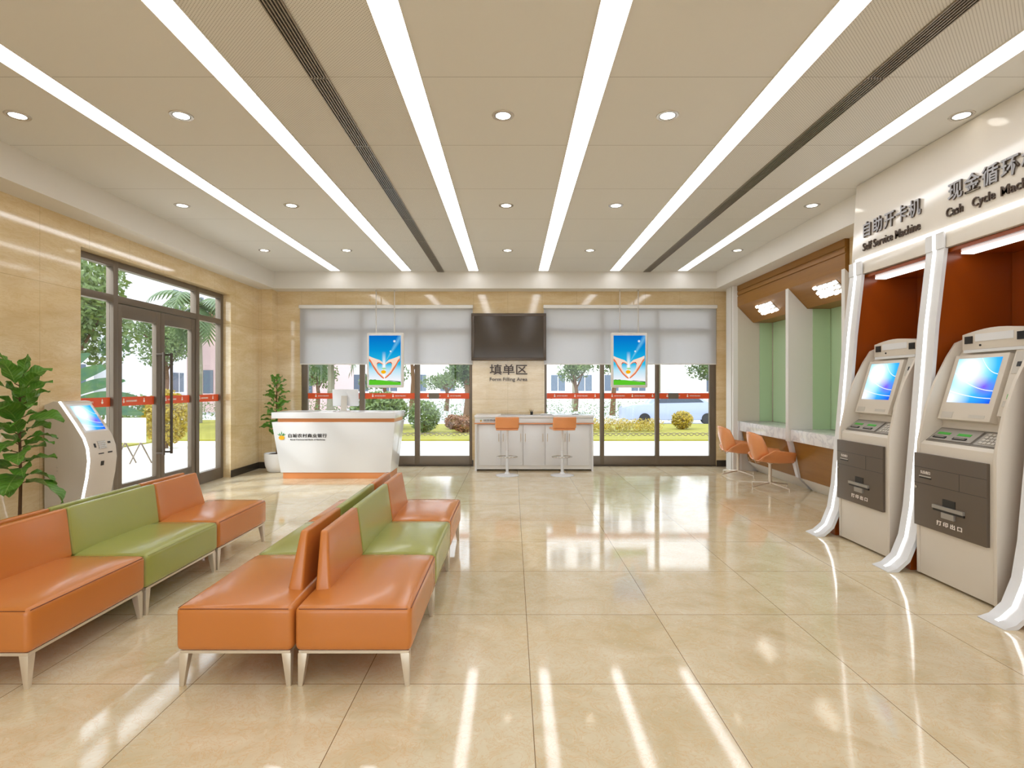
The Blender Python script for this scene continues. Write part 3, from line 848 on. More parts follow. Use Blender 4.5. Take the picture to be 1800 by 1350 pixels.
# ------------------------------------------------------------------ potted fiddle leaf plants
def leaf(mb, base, az, tilt, L, W, droop, roll, rnd):
    n, m = 9, 6; d = Vector((math.cos(az), math.sin(az), 0)); sd = Vector((-math.sin(az), math.cos(az), 0)); upv = Vector((0, 0, 1))
    pts = []; p = Vector(base); ang = tilt
    vs = []
    ph = rnd.random()*6
    for i in range(n+1):
        t = i/n
        wv = W*(math.sin(PI*min(1, t**.75))**.8)*(.75+.35*t) if 0 < t < 1 else 0.003
        dirv = d*math.cos(ang)+upv*math.sin(ang); nr = upv*math.cos(ang)-d*math.sin(ang)
        s2 = sd*math.cos(roll)+nr*math.sin(roll); n2 = nr*math.cos(roll)-sd*math.sin(roll)
        for j in range(m+1):
            u = 2*j/m-1
            q = p+s2*u*wv*.5+n2*(abs(u)*wv*.16+.016*math.sin(t*13+ph+u)*abs(u))
            vs.append(q)
        p = p+dirv*(L/n); ang -= droop/n
    fs = [(i*(m+1)+j, i*(m+1)+j+1, (i+1)*(m+1)+j+1, (i+1)*(m+1)+j) for i in range(n) for j in range(m)]
    f0 = len(mb.f); mb.add(vs, fs); q = 0
    for i in range(n):
        for j in range(m):
            mb.uv[f0+q] = [(j/m, i/n), ((j+1)/m, i/n), ((j+1)/m, (i+1)/n), (j/m, (i+1)/n)]; q += 1
def plant(x, y, label, seed, spread=1.0, zt=1.72):
    rnd = random.Random(seed)
    o = thing('potted_fig_plant', (x, y, 0), label, 'plant', 'potted fiddle leaf plants')
    MB().lathe([(.13, 0), (.155, .02), (.19, .12), (.205, .24), (.207, .325), (.192, .325), (.185, .29), (0, .29)], (x, y, 0), 40).build('pot', 'pot', o, smooth=True)
    MB().lathe([(.186, .288), (.12, .31), (0, .325)], (x, y, 0), 24).build('soil', 'soil', o, smooth=True)
    tp = [(x, y, .30), (x+.01, y, .7), (x-.008, y+.01, 1.1), (x+.005, y, zt-.12)]
    mb = MB(); st = MB().tube(tp, .014, 10, r2=.007)
    N = 42
    for i in range(N):
        t = i/(N-1); z = .66+(zt-.14-.66)*t+rnd.uniform(-.02, .02)
        az = i*2.4+rnd.uniform(-.4, .4)
        L = (.34*(1-t*.42))*spread*rnd.uniform(.75, 1.15); W = L*rnd.uniform(.58, .78)
        tilt = -.1+t*1.1+rnd.uniform(-.2, .4); dr = rnd.uniform(.5, 1.5)*(1.15-t*.6)
        b0 = Vector((x, y, z)); b1 = b0+Vector((math.cos(az)*.05, math.sin(az)*.05, .02))
        st.tube([b0, b1], .004, 5)
        leaf(mb, b1, az, tilt, L, W, dr, rnd.uniform(-.5, .5), rnd)
    mb.build('foliage', 'fig_leaf', o, smooth=True, angle=180, fixn=False); st.build('trunk', 'bark', o, smooth=True)
    return o
plant(-4.12, 9.76, 'tall leafy plant in a white pot in the back left corner beside the reception desk', 3, .78)
plant(-4.22, 4.78, 'tall leafy plant beside the left bench block near the service kiosk', 11, 1.0, 1.76)

# ------------------------------------------------------------------ self service kiosk by the door
ky0, ky1 = 5.47, 5.885
kio = thing('service_kiosk', (-4.4, 5.68, 0), 'curved white self service kiosk with a touch screen, against the wall by the glass door', 'kiosk')
prof = [(-4.30, 0.0), (-4.27, .2), (-4.225, .40), (-4.185, .6), (-4.168, .76), (-4.18, .88), (-4.214, .98), (-4.30, 1.12), (-4.40, 1.265), (-4.452, 1.34)]
MB().prism([(-4.588, 0)]+prof+[(-4.50, 1.345), (-4.588, 1.31)], ky0, ky1, 'y').build('body', 'machine_white', kio, bevel=.004)
inner = [(p[0]+.002, p[1]) for p in prof[1:]]
MB().strip([(a, b_) for a, b_ in inner], ky0+.001, ky0+.028, -.007, 'y').build('light_strip', 'led_line', kio)
def kpt(s, y, off):
    # point on the sloped screen face; s metres up the slope from its bottom
    a = Vector((-4.214, 0, .98)); b_ = Vector((-4.452, 0, 1.34)); d = (b_-a).normalized(); n = Vector((d.z, 0, -d.x))
    p = a+d*s+n*off; return (p.x, y, p.z)
MB().hexa([kpt(.06, 5.545, -.003), kpt(.06, 5.865, -.003), kpt(.40, 5.865, -.003), kpt(.40, 5.545, -.003)],
          [kpt(.06, 5.545, .004), kpt(.06, 5.865, .004), kpt(.40, 5.865, .004), kpt(.40, 5.545, .004)]).build('screen_bezel', 'white_gloss', kio)
MB().quad_uv(kpt(.08, 5.57, .0055), kpt(.08, 5.84, .0055), kpt(.375, 5.84, .0055), kpt(.375, 5.57, .0055)).build('screen', 'screen', kio, fixn=False)
def kface(z):
    for (a, za), (b_, zb) in zip(prof, prof[1:]):
        if za <= z <= zb: return a+(b_-a)*(z-za)/(zb-za)
    return prof[-1][0]
def kbox(name, mat, ya, yb, za, zb, th=.004):
    xa, xb = kface(za), kface(zb)
    MB().hexa([(xa-.004, ya, za), (xa+th, ya, za), (xa+th, yb, za), (xa-.004, yb, za)],
              [(xb-.004, ya, zb), (xb+th, ya, zb), (xb+th, yb, zb), (xb-.004, yb, zb)]).build(name, mat, kio)
kbox('keypad', 'machine_trim', 5.64, 5.75, .86, .94)
kp = MB()
for i in range(4):
    for j in range(4):
        ya = 5.648+i*.0255; za = .865+j*.0185; xa = kface(za)
        kp.box(xa, xa+.007, ya, ya+.018, za, za+.012)
kp.build('keys', 'white_gloss', kio)
kbox('fingerprint_reader', 'dark_slot', 5.585, 5.608, .88, .92); kbox('card_light', 'dark_slot', 5.78, 5.815, .905, .925)
kbox('receipt_slot', 'dark_slot', 5.63, 5.70, .808, .818); kbox('card_slot', 'dark_slot', 5.76, 5.82, .808, .822); kbox('scanner_window', 'dark_slot', 5.66, 5.70, .69, .735)
for (xx, zz, nm) in ((-4.49, .95, 'keyhole'), (-4.46, .70, 'keyhole'), (-4.46, .665, 'keyhole')):
    MB().tube([(xx, ky0-.003, zz), (xx, ky0+.003, zz)], .006, 10).build(nm, 'machine_trim', kio)

# ------------------------------------------------------------------ cash machine wall: header, posts, bays
PX = [(3.54, 3.545), (3.49, 2.75), (3.40, 2.0), (3.33, 1.13), (3.275, .5), (3.235, .26), (3.17, .10), (3.09, .03), (3.015, .006)]
HY0 = 2.0
hd = thing('machine_header', (3.8, 4, 2.6), 'white header panel with raised dark lettering above the cash machines', 'header panel')
MB().prism([(3.54, 3.55), (3.49, 2.75), (3.482, 2.61), (4.12, 2.61), (4.12, 3.252), (3.678, 3.252), (3.678, 3.55)], HY0, 5.74, 'y').build('panel', 'header_gloss', hd, bevel=.002)
MB().box(3.478, 3.4885, HY0, 5.66, 2.742, 2.772).build('light_strip', 'led_line', hd)
sx = lambda z: 3.49+(z-2.75)/.80*.05
text('chinese_lettering', '自助开卡机', 'letter_steel', hd, side='letter_side', width=.78, height=.15, extrude=.018, bold=.015, spacing=1.16, at=(sx(3.04)-.008, 5.165, 3.045), face='right', slant=.0)
text('english_lettering', 'Self Service Machine', 'letter_dark', hd, width=.78, height=.078, extrude=.012, bold=.004, at=(sx(2.86)-.006, 5.165, 2.875), face='right')
text('chinese_lettering', '现金循环机', 'letter_steel', hd, side='letter_side', width=.79, height=.15, extrude=.018, bold=.015, spacing=1.16, at=(sx(3.04)-.008, 4.08, 3.045), face='right')
text('english_lettering', 'Cash', 'letter_dark', hd, width=.165, height=.07, extrude=.012, bold=.004, at=(sx(2.86)-.006, 4.405, 2.885), face='right')
text('english_lettering', 'Cycle', 'letter_dark', hd, width=.20, height=.09, extrude=.012, bold=.004, at=(sx(2.86)-.006, 4.135, 2.876), face='right')
text('english_lettering', 'Machine', 'letter_dark', hd, width=.33, height=.07, extrude=.012, bold=.004, at=(sx(2.86)-.006, 3.82, 2.885), face='right')
PY = (5.54, 4.48, 3.42)
plb = ['white curved post with a glowing line, farthest one beside the writing booths', 'white curved post with a glowing line, between the two cash machines', 'white curved post with a glowing line, nearest one at the right edge of the photo']
for y, lb in zip(PY, plb):
    o = thing('light_post', (3.3, y+.1, 0), lb, 'post', 'glowing posts of the cash machine wall')
    back = [(4.115, .001), (4.115, 2.608), (3.50, 2.608)]
    pts = [(a, z) for a, z in PX if z < 2.7]
    pts = [(3.470, 2.608)]+pts
    skin = MB().strip(pts, y, y+.2, -.03 if False else .03, 'y')
    skin.build('post_skin', 'white_gloss', o, bevel=0, smooth=True, angle=30)
    MB().box(3.462, 3.4775, y, y+.2, 2.609, 2.741).build('post_cap', 'white_gloss', o)
    MB().box(3.458, 3.4615, y+.088, y+.116, 2.609, 2.741).build('cap_light', 'led_line', o)
    MB().prism([(3.503, 2.607), (3.432, 2.0), (3.362, 1.13), (3.307, .5), (3.27, .28), (3.24, .19), (3.24, .002), (4.118, .002), (4.118, 2.607)], y+.06, y+.14, 'y').build('partition_panel', 'bay_orange', o)
    MB().strip([(a-.0015, z) for a, z in pts[:-1]]+[(3.05, .012)], y+.088, y+.116, -.004, 'y').build('light_strip', 'led_line', o)
# bay linings and lamps
for i, (a, b_) in enumerate(((4.625, 5.595), (3.565, 4.535), (2.2, 3.475))):
    lb = ['orange lining of the bay behind the far cash machine', 'orange lining of the bay behind the near cash machine', 'orange lining of the bay beyond the nearest post'][i]
    o = thing('bay_lining', (4.09, (a+b_)/2, 0), lb, 'wall panel', 'orange bay linings')
    MB().box(4.06, 4.118, a, b_, 0, 2.60).build('back_panel', 'bay_orange', o)
    MB().box(3.515, 4.058, a, b_, 2.575, 2.605).build('top_panel', 'bay_orange', o)
    lp = MB().box(3.60, 3.70, a+.06, b_-.06, 2.555, 2.573).build('bay_lamp', 'bay_lamp', o)

# ------------------------------------------------------------------ cash machines
def atm(yc, label):
    o = thing('cash_machine', (3.6, yc, 0), label, 'cash machine', 'cash machines')
    y0, y1 = yc-.37, yc+.37
    side = [(3.232, .02), (3.228, .98), (3.232, 1.06), (3.29, 1.33), (3.36, 1.53), (3.46, 1.73), (3.53, 1.84), (3.60, 1.87), (4.04, 1.87), (4.04, .02)]
    for a in (y0, y1-.028):
        MB().prism(side, a, a+.028, 'y').build('side_panel', 'machine_white', o, bevel=.004)
    a, b_ = y0+.03, y1-.03
    MB().prism([(3.238, .02), (3.238, 1.045), (3.262, 1.065), (3.40, 1.17), (3.415, 1.19), (3.405, 1.30), (3.425, 1.34), (3.55, 1.74), (3.62, 1.85), (4.03, 1.85), (4.03, .02)], a, b_, 'y').build('body', 'machine_white', o, bevel=.003)
    # dark service door
    d = MB().box(3.212, 3.237, a+.03, y1+.002, .40, .97).build('service_door', 'panel_dark', o, bevel=.004)
    def on(name, mat, ya, yb, za, zb, th=.003, par=d): return MB().box(3.212-th, 3.213, ya, yb, za, zb).build(name, mat, par)
    MB().box(3.2112, 3.213, a+.03, y1, .86, .863).box(3.2112, 3.213, a+.03, y1, .735, .738).box(3.2112, 3.213, yc-.08, yc-.077, .738, .86).build('panel_joint', 'dark_slot', d)
    on('receipt_slot', 'machine_trim', yc+.19, yc+.31, .79, .797, .006); on('receipt_gap', 'dark_slot', yc+.19, yc+.31, .778, .789)
    MB().tube([(3.206, yc+.345, .70), (3.214, yc+.345, .70)], .012, 14).build('door_lock', 'chrome', d, smooth=True)
    on('slot_recess', 'dark_slot', yc-.045, yc+.075, .60, .655)
    on('slot_lip', 'deck_mid', yc-.13, yc+.16, .575, .60, .018); on('slot_gap', 'dark_slot', yc-.13, yc+.16, .558, .574, .01)
    on('slot_tray', 'deck_mid', yc-.045, yc+.075, .515, .557, .014)
    text('lettering', '打印出口', 'white_print', d, width=.24, height=.036, extrude=.002, bold=.012, spacing=1.5, at=(3.2105, yc+.015, .468), face='right')
    text('small_lettering', '凭条出口', 'white_print', d, width=.10, height=.024, extrude=.002, bold=.012, at=(3.2105, yc+.25, .825), face='right')
    # sloping deck
    A = Vector((3.262, 0, 1.066)); B = Vector((3.40, 0, 1.171)); dd = (B-A); nn = Vector((-dd.z, 0, dd.x)).normalized()
    def dk(s, off): p = A+dd*s+nn*off; return p.x, p.z
    def deck(name, mat, ya, yb, s0, s1, lo, hi):
        (xa, za), (xb, zb), (xc, zc), (xd, zd) = dk(s0, lo), dk(s1, lo), dk(s1, hi), dk(s0, hi)
        return MB().prism([(xa, za), (xb, zb), (xc, zc), (xd, zd)], ya, yb, 'y').build(name, mat, o)
    deck('deck_plate', 'deck_grey', a+.02, b_-.02, .04, .98, -.002, .004)
    deck('reader_plate', 'deck_mid', yc-.10, b_-.045, .12, .88, .003, .012)
    deck('keypad_tray', 'deck_mid', a+.04, yc-.125, .10, .88, .003, .008)
    kp_ = MB()
    for i in range(4):
        for j in range(4):
            s0 = .18+j*.17; (xa, za), (xb, zb), (xc, zc), (xd, zd) = dk(s0, .008), dk(s0+.12, .008), dk(s0+.12, .013), dk(s0, .013)
            ya = a+.055+i*.034; kp_.prism([(xa, za), (xb, zb), (xc, zc), (xd, zd)], ya, ya+.026, 'y')
    kp_.build('keys', 'machine_trim', o)
    for k, (ya, yb) in enumerate(((yc+.15, yc+.27), (yc-.04, yc+.08))):
        deck('green_label', 'button_green', ya, yb, .48, .62, .012, .014)
        deck('card_mouth', 'dark_slot', ya, yb, .22, .34, .012, .018)
        deck('mouth_light', 'deck_mid', ya+.015, yb-.015, .26, .30, .018, .02)
    # screen panel
    S0 = Vector((3.405, 0, 1.33)); S1 = Vector((3.525, 0, 1.73)); ds = (S1-S0).normalized(); ns = Vector((-ds.z, 0, ds.x))
    def sp(t, off): p = S0+ds*t+ns*off; return p.x, p.z
    def sface(name, mat, ya, yb, t0, t1, lo, hi, bev=0):
        (xa, za), (xb, zb), (xc, zc), (xd, zd) = sp(t0, lo), sp(t1, lo), sp(t1, hi), sp(t0, hi)
        return MB().prism([(xa, za), (xb, zb), (xc, zc), (xd, zd)], ya, yb, 'y').build(name, mat, o, bevel=bev)
    sface('screen_housing', 'machine_white', yc-.17, b_-.03, -.10, .415, -.06, .028, .006)
    (xa, za), (xb, zb) = sp(.035, .0295), sp(.385, .0295)
    MB().quad_uv((xa, b_-.075, za), (xa, yc-.125, za), (xb, yc-.125, zb), (xb, b_-.075, zb)).build('screen', 'screen', o, fixn=False)
    sface('cash_slot', 'machine_trim', yc-.12, yc+.02, -.078, -.055, .027, .03); sface('speaker_plate', 'machine_trim', yc+.17, yc+.28, -.088, -.04, .027, .03)
    sface('card_reader_column', 'machine_white', a+.02, yc-.2, -.05, .44, -.03, .018, .004)
    sface('reader_panel', 'machine_trim', a+.04, yc-.215, .26, .42, .016, .021)
    sface('reader_camera', 'dark_slot', a+.065, a+.095, .31, .345, .02, .024)
    sface('green_label', 'button_green', a+.055, a+.10, .075, .11, .018, .021)
    sface('card_window', 'machine_trim', a+.045, a+.12, .02, .06, .018, .022)
    # hood with its arched top
    h0, h1 = y0+.06, y1-.10
    hp = [(h0, 1.775), (h1, 1.775), (h1, 1.895)]
    for i in range(1, 9):
        t = i/9; hp.append((h1+(h0-h1)*t, 1.895+.035*math.sin(PI*t)))
    hp.append((h0, 1.895))
    h = MB().prism(hp, 3.515, 3.99, 'x').build('hood', 'machine_white', o, bevel=.004)
    MB().box(3.508, 3.516, h0+.02, h1-.02, 1.752, 1.774).build('hood_reflection', 'white_gloss', h)  # white strip painted in for light reflected along the hood
    for yy in (h0+.03, h1-.10): MB().box(3.508, 3.5165, yy, yy+.07, 1.822, 1.878).build('camera_window', 'dark_slot', h)
    MB().box(3.511, 3.5165, h0+.13, h1-.125, 1.835, 1.89).build('blank_plate', 'white_gloss', h)
    MB().tube([(3.510, h1-.17, 1.805), (3.517, h1-.17, 1.805)], .008, 10).build('sensor', 'dark_slot', h)
    return o
atm(5.15, 'white cash machine with lit blue screen, farther of the two, beside the writing booths')
atm(4.09, 'white cash machine with lit blue screen, nearer of the two, at the right edge')

# ------------------------------------------------------------------ writing booths
BF, BBk = 3.95, 4.56
box1 = thing('booth_canopy', (4.2, 8.3, 2.6), 'brown wooden canopy with lit crystal lamps over the writing booths', 'canopy')
def canopy_shell(mb, ya, yb):
    mb.prism([(BF, 3.25), (BF, 3.16), (BF+.012, 3.155), (BF+.012, 3.145), (BF, 3.14), (BF, 3.085), (BF+.015, 3.08), (BF+.015, 3.07), (BF+.004, 3.065), (BF+.004, 2.89), (4.23, 2.605), (BBk+.015, 2.605), (BBk+.015, 3.25)], ya, yb, 'y')
cs = MB(); canopy_shell(cs, 6.63, 9.80); cs.build('wood_shell', 'wood', box1)
CS = Vector((BF+.004, 0, 2.89)); CE = Vector((4.23, 0, 2.605)); cd = (CE-CS).normalized(); cn = Vector((cd.z, 0, -cd.x))
for yc_ in (8.95, 7.2):
    lm = thing('crystal_ceiling_lamp', (4.08, yc_, 2.76), 'bright lamp of small glowing cubes on the wooden canopy, %s booth' % ('far' if yc_ > 8 else 'near'), 'lamp', 'crystal lamps on the canopy')
    def cp(s, y, off): p = CS+cd*s+cn*off; return Vector((p.x, y, p.z))
    MB().hexa([cp(.10, yc_-.27, 0), cp(.30, yc_-.27, 0), cp(.30, yc_+.27, 0), cp(.10, yc_+.27, 0)], [cp(.10, yc_-.27, .006), cp(.30, yc_-.27, .006), cp(.30, yc_+.27, .006), cp(.10, yc_+.27, .006)]).build('base_plate', 'deck_grey', lm)
    rc = random.Random(3)
    for i in range(5):
        for j in range(3):
            ya = yc_-.26+i*.108+rc.uniform(-.012, .012)+(.02 if j == 1 else 0); sa = .10+j*.068+rc.uniform(-.008, .008); dz = .03+rc.uniform(0, .03)
            w_, l_ = .046, .068
            MB().hexa([cp(sa, ya, .006), cp(sa+w_, ya, .006), cp(sa+w_, ya+l_, .006), cp(sa, ya+l_, .006)], [cp(sa+.005, ya+.005, dz), cp(sa+w_-.005, ya+.005, dz), cp(sa+w_-.005, ya+l_-.005, dz), cp(sa+.005, ya+l_-.005, dz)]).build('crystal', 'crystal_glow', lm)
def booth_panel(ya, yb, x0, label, leg=True):
    o = thing('booth_partition', ((x0+BBk)/2, (ya+yb)/2, 0), label, 'partition', 'booth partitions')
    pts = [(x0, .70), (x0, 2.895), (4.225, 2.602), (BBk, 2.602), (BBk, .70)]
    MB().prism(pts, ya, yb, 'y').build('panel', 'white_matte', o, bevel=.003)
    MB().prism([(4.30, .87), (4.30, 2.60), (BBk-.002, 2.60), (BBk-.002, .87)], ya-.004, ya-.0005, 'y').build('green_panel', 'booth_green', o)
    MB().prism([(x0+.015, .70), (x0+.08, .70), (4.16, .18), (4.10, .18)], ya+.0, yb-.0, 'y').build('slanted_leg', 'white_gloss', o)
    return o
booth_panel(7.99, 8.07, 3.95, 'white booth partition with a slanted leg, between the two writing booths')
booth_panel(6.63, 6.70, 3.95, 'white booth partition at the near end of the writing booths, beside the cash machine wall')
ep = thing('booth_end_column', (4.2, 9.97, 0), 'white column at the far end of the writing booths beside the back wall', 'column')
MB().box(3.88, BBk+.018, 9.80, 10.128, 0, 3.25).build('column', 'white_matte', ep, bevel=.003)
MB().box(3.872, 3.8805, 9.86, 9.875, 0, 3.25).build('joint', 'machine_trim', ep)
MB().box(3.955, 4.02, 9.765, 9.799, 0, .88).build('side_post', 'white_gloss', ep)
MB().prism([(4.34, .877), (4.34, 2.60), (BBk, 2.60), (BBk, .877)], 9.792, 9.7985, 'y').build('green_panel', 'booth_green', ep)
MB().prism([(3.96, .877), (3.96, 2.88), (4.225, 2.602), (4.335, 2.602), (4.335, .877)], 9.794, 9.7985, 'y').build('pale_panel', 'booth_white', ep)
for (ya, yb, nm) in ((8.075, 9.76, 'far'), (6.705, 7.985, 'near')):
    o = thing('booth_counter', (4.2, (ya+yb)/2, 0), 'white marble writing counter with brown wood front, %s booth' % nm, 'counter', 'booth counters')
    MB().box(3.98, BBk, ya, yb, .71, .875).build('marble_top', 'white_marble', o, bevel=.004)
    MB().hexa([(4.13, ya, .18), (4.16, ya, .18), (4.16, yb, .18), (4.13, yb, .18)], [(4.02, ya, .709), (4.05, ya, .709), (4.05, yb, .709), (4.02, yb, .709)]).build('wood_front', 'wood', o)
    MB().hexa([(4.30, ya, 0), (4.34, ya, 0), (4.34, yb, 0), (4.30, yb, 0)], [(4.12, ya, .179), (4.17, ya, .179), (4.17, yb, .179), (4.12, yb, .179)]).build('toe_board', 'white_matte', o)
    bp = thing('booth_back_panel', (BBk, (ya+yb)/2, .9), 'pale green back panel of the %s writing booth' % nm, 'wall panel', 'booth back panels')
    MB().box(BBk+.001, BBk+.018, ya, yb, .877, 2.604).build('panel', 'booth_green', bp)

# ------------------------------------------------------------------ swivel chairs
def swivel_chair(x, y, label, first=[None]):
    if first[0]:
        o = copy_tree(first[0]); o.location = (x, y, 0); o['label'] = label; return o
    o = thing('swivel_chair', (0, 0, 0), label, 'chair', 'orange swivel chairs at the booths')
    first[0] = o
    def shell(name, fn, nu=16, nv=12, th=.018):
        vs = []; 
        for i in range(nu+1):
            for j in range(nv+1): vs.append(fn(2*i/nu-1, j/nv))
        fs = [(i*(nv+1)+j, (i+1)*(nv+1)+j, (i+1)*(nv+1)+j+1, i*(nv+1)+j+1) for i in range(nu) for j in range(nv)]
        me = bpy.data.meshes.new(name); me.from_pydata(vs, [], fs)
        bm = bmesh.new(); bm.from_mesh(me); bmesh.ops.recalc_face_normals(bm, faces=bm.faces)
        bmesh.ops.solidify(bm, geom=bm.faces, thickness=th)
        for f_ in bm.faces: f_.smooth = True
        bm.to_mesh(me); bm.free(); me.materials.append(MAT['shell_orange']); return link(me, name, None, o)
    def back(u, v):
        f = math.sqrt(max(.02, 1-((.55-v)/.58)**2)) if v < .55 else 1-.16*((v-.55)/.45)**2
        z = .395+.435*v-.05*abs(u)**3*v**2+.03*u*u*(1-v)
        return (-.225-.10*math.sin(v*1.5)+.15*abs(u)**2.2*(1-.3*v), .262*f*u, z)
    def seat(u, v):
        up = max(0, abs(u)-.4)/.6
        xx = -.22+.53*v-.06*up*v*v
        lift = .19*up**1.4*min(1, .35+2*v)*(1-.2*v)
        return (xx, .275*u*(.9+.1*math.sin(PI*v)), .40+lift+.03*(1-v)**2-.012*math.sin(PI*v)*(1-u*u))
    shell('back_shell', back); shell('seat_shell', seat)
    MB().tube([(-.20, -.10, .40), (-.25, -.10, .385), (-.275, -.10, .44)], .006, 6).tube([(-.20, .10, .40), (-.25, .10, .385), (-.275, .10, .44)], .006, 6).build('back_bracket', 'chrome', o, smooth=True)
    MB().lathe([(.024, .07), (.024, .36), (.05, .38), (.05, .392)], (0, 0, 0), 20).build('column', 'leg_metal', o, smooth=True)
    for k in range(4):
        a = math.radians(22+90*k); c, s_ = math.cos(a), math.sin(a)
        MB().tube([(0, 0, .085), (.15*c, .15*s_, .07), (.335*c, .335*s_, .045)], .014, 8, r2=.009).tube([(.335*c, .335*s_, .05), (.335*c, .335*s_, .0)], .008, 8).build('leg', 'leg_metal', o, smooth=True)
    o.location = (x, y, 0)
    return o
swivel_chair(3.76, 9.30, 'orange shell swivel chair on a metal star base, at the far writing booth')
swivel_chair(3.76, 8.14, 'orange shell swivel chair on a metal star base, nearer one of the two')

# ------------------------------------------------------------------ outdoors
# lawn, pavement and road beyond the glass
def ground(name, mat, x0, x1, y0, y1, z0, z1): return struct(name, MB().box(x0, x1, y0, y1, z0, z1), mat)
ground('ground', 'road', -90, 90, -60, 160, -.6, -.2)
ground('pavement', 'pavement', -9.5, 40, YB+.3, 15.2, -.2, -.01)
ground('pavement_left', 'pavement', -9.5, XL-.3, Y0-.2, YB+.3, -.2, -.01)
ground('bounce_pavement_rear', 'pavement', -20, 20, -30, Y0-.2, -.2, -.01)  # unseen paving, added to bounce daylight up onto the ceiling
ground('lawn', 'lawn', -9.5, 40, 15.2, 21.5, -.2, .03)
ground('lawn_left', 'lawn', -16, -9.5, Y0-.2, 24, -.2, .03)
# low looped wire edging along the lawn
ed = MB(); x = -8
while x < 14:
    pts = [(x+.34*i/6, 16.4, .03+.085*math.sin(PI*i/6)) for i in range(7)]; ed.tube(pts, .011, 5); x += .17
tag(ed.build('lawn_edging', 'frame_bronze', org=(3, 16.4, 0)), 'pale looped wire edging running along the lawn outside the back windows', 'garden edging')

def leaves(mb, c, rx, ry, rz, n, size, rnd, shell=.55):
    for _ in range(n):
        while True:
            p = Vector((rnd.uniform(-1, 1), rnd.uniform(-1, 1), rnd.uniform(-1, 1)))
            if shell < p.length < 1: break
        c0 = Vector((c[0]+p.x*rx, c[1]+p.y*ry, c[2]+p.z*rz))
        a = Vector((rnd.gauss(0, 1), rnd.gauss(0, 1), rnd.gauss(0, 1))).normalized(); b_ = a.orthogonal().normalized(); s = size*rnd.uniform(.6, 1.3)*.8
        mb.add([c0-a*s, c0+b_*s*.45, c0+a*s, c0-b_*s*.45], [(0, 1, 2, 3)])
def bush(x, y, r, h, mat, label, seed, name='garden_bush', n=420, grp=None):
    rnd = random.Random(seed); mb = MB()
    o = thing(name, (x, y, 0), label, 'bush', grp)
    core = []
    leaves(mb, (x, y, h*.55), r, r, h*.5, n, max(.07, r*.13), rnd, .45)
    mb.build('foliage', mat, o, fixn=False)
    MB().tube([(x, y, 0), (x, y, h*.4)], .04, 6).build('stem', 'bark', o)
def tree(x, y, h, r, mat, label, seed, n=1500, grp=None, name='garden_tree'):
    rnd = random.Random(seed); o = thing(name, (x, y, -.05), label, 'tree', grp)
    t = MB().tube([(x, y, -.05), (x+.1, y, h*.3), (x-.05, y, h*.6)], .16, 8, r2=.07)
    for k in range(5):
        a = k*1.26+rnd.random(); t.tube([(x, y, h*(.35+.05*k)), (x+math.cos(a)*r*.5, y+math.sin(a)*r*.5, h*.7)], .06, 6, r2=.02)
    t.build('trunk', 'bark', o, smooth=True)
    mb = MB()
    for k in range(7):
        a = k*2.4; q = rnd.uniform(.2, .55)*r
        leaves(mb, (x+math.cos(a)*q, y+math.sin(a)*q, h*rnd.uniform(.52, .88)), r*.55, r*.55, h*.17, n//7, .13, rnd, .2)
    mb.build('crown', mat, o, fixn=False)
def palm(x, y, h, label, seed, fr=2.2, mat='palm_leaf', grp='palms outside the windows'):
    rnd = random.Random(seed); o = thing('palm_tree', (x, y, -.05), label, 'palm tree', grp)
    MB().tube([(x, y, -.05), (x+.05, y, h*.5), (x, y, h)], .17, 10, r2=.11).build('trunk', 'palm_bark', o, smooth=True)
    mb = MB()
    for k in range(16):
        az = k*2.4; el = rnd.uniform(-.1, 1.2); p = Vector((x, y, h)); L = fr*rnd.uniform(.8, 1.1); n = 14
        d0 = Vector((math.cos(az), math.sin(az), 0)); sd = Vector((-math.sin(az), math.cos(az), 0))
        for i in range(n):
            t = i/n; dv = d0*math.cos(el)+Vector((0, 0, 1))*math.sin(el); q = p+dv*L/n
            wl = .55*math.sin(PI*(t*.85+.12))
            for s in (-1, 1):
                tip = (p+q)/2+sd*s*wl+dv*.2-Vector((0, 0, wl*.55))
                mb.add([p, q, tip+dv*.03, tip], [(0, 1, 2, 3)])
            p = q; el -= .16
    mb.build('fronds', mat, o, fixn=False)
# behind the back windows
bush(-4.5, 18.9, .95, 1.25, 'tree_leaf', 'big loose green bush outside the left back window beside the desk', 1, n=2600)
bush(-2.75, 17.4, .5, 1.0, 'tree_leaf', 'rounded green bush on the lawn just right of the reception desk', 2, n=1800)
bush(-1.55, 17.6, .36, .55, 'red_leaf', 'small reddish bush on the lawn just left of the television pier', 4, n=700)
bush(-2.0, 18.9, .3, .5, 'red_leaf', 'small reddish bush beside the rounded green bush on the lawn', 14, n=700)
bush(5.75, 18.9, .36, .62, 'yellow_leaf', 'round yellow green bush on the lawn outside the right back window', 5, n=1200)
hedge = MB(); rnd = random.Random(9)
for i in range(22):
    leaves(hedge, (1.3+i*.16, 18.0+rnd.uniform(-.2, .2), .24), .25, .3, .22, 160, .045, rnd, .3)
tag(hedge.build('flowering_hedge', 'yellow_leaf', org=(3.1, 18.0, 0), fixn=False), 'low yellow green hedge outside the middle of the right back window', 'hedge')
hedge2 = MB()
for i in range(56):
    leaves(hedge2, (-19+i*.72, 27+rnd.uniform(-.3, .3), .35), .6, .5, .55, 150, .07, rnd, .3)
tag(hedge2.build('roadside_hedge', 'tree_leaf', org=(0, 27, -.2), fixn=False), 'long green hedge along the road behind the lawn', 'hedge')
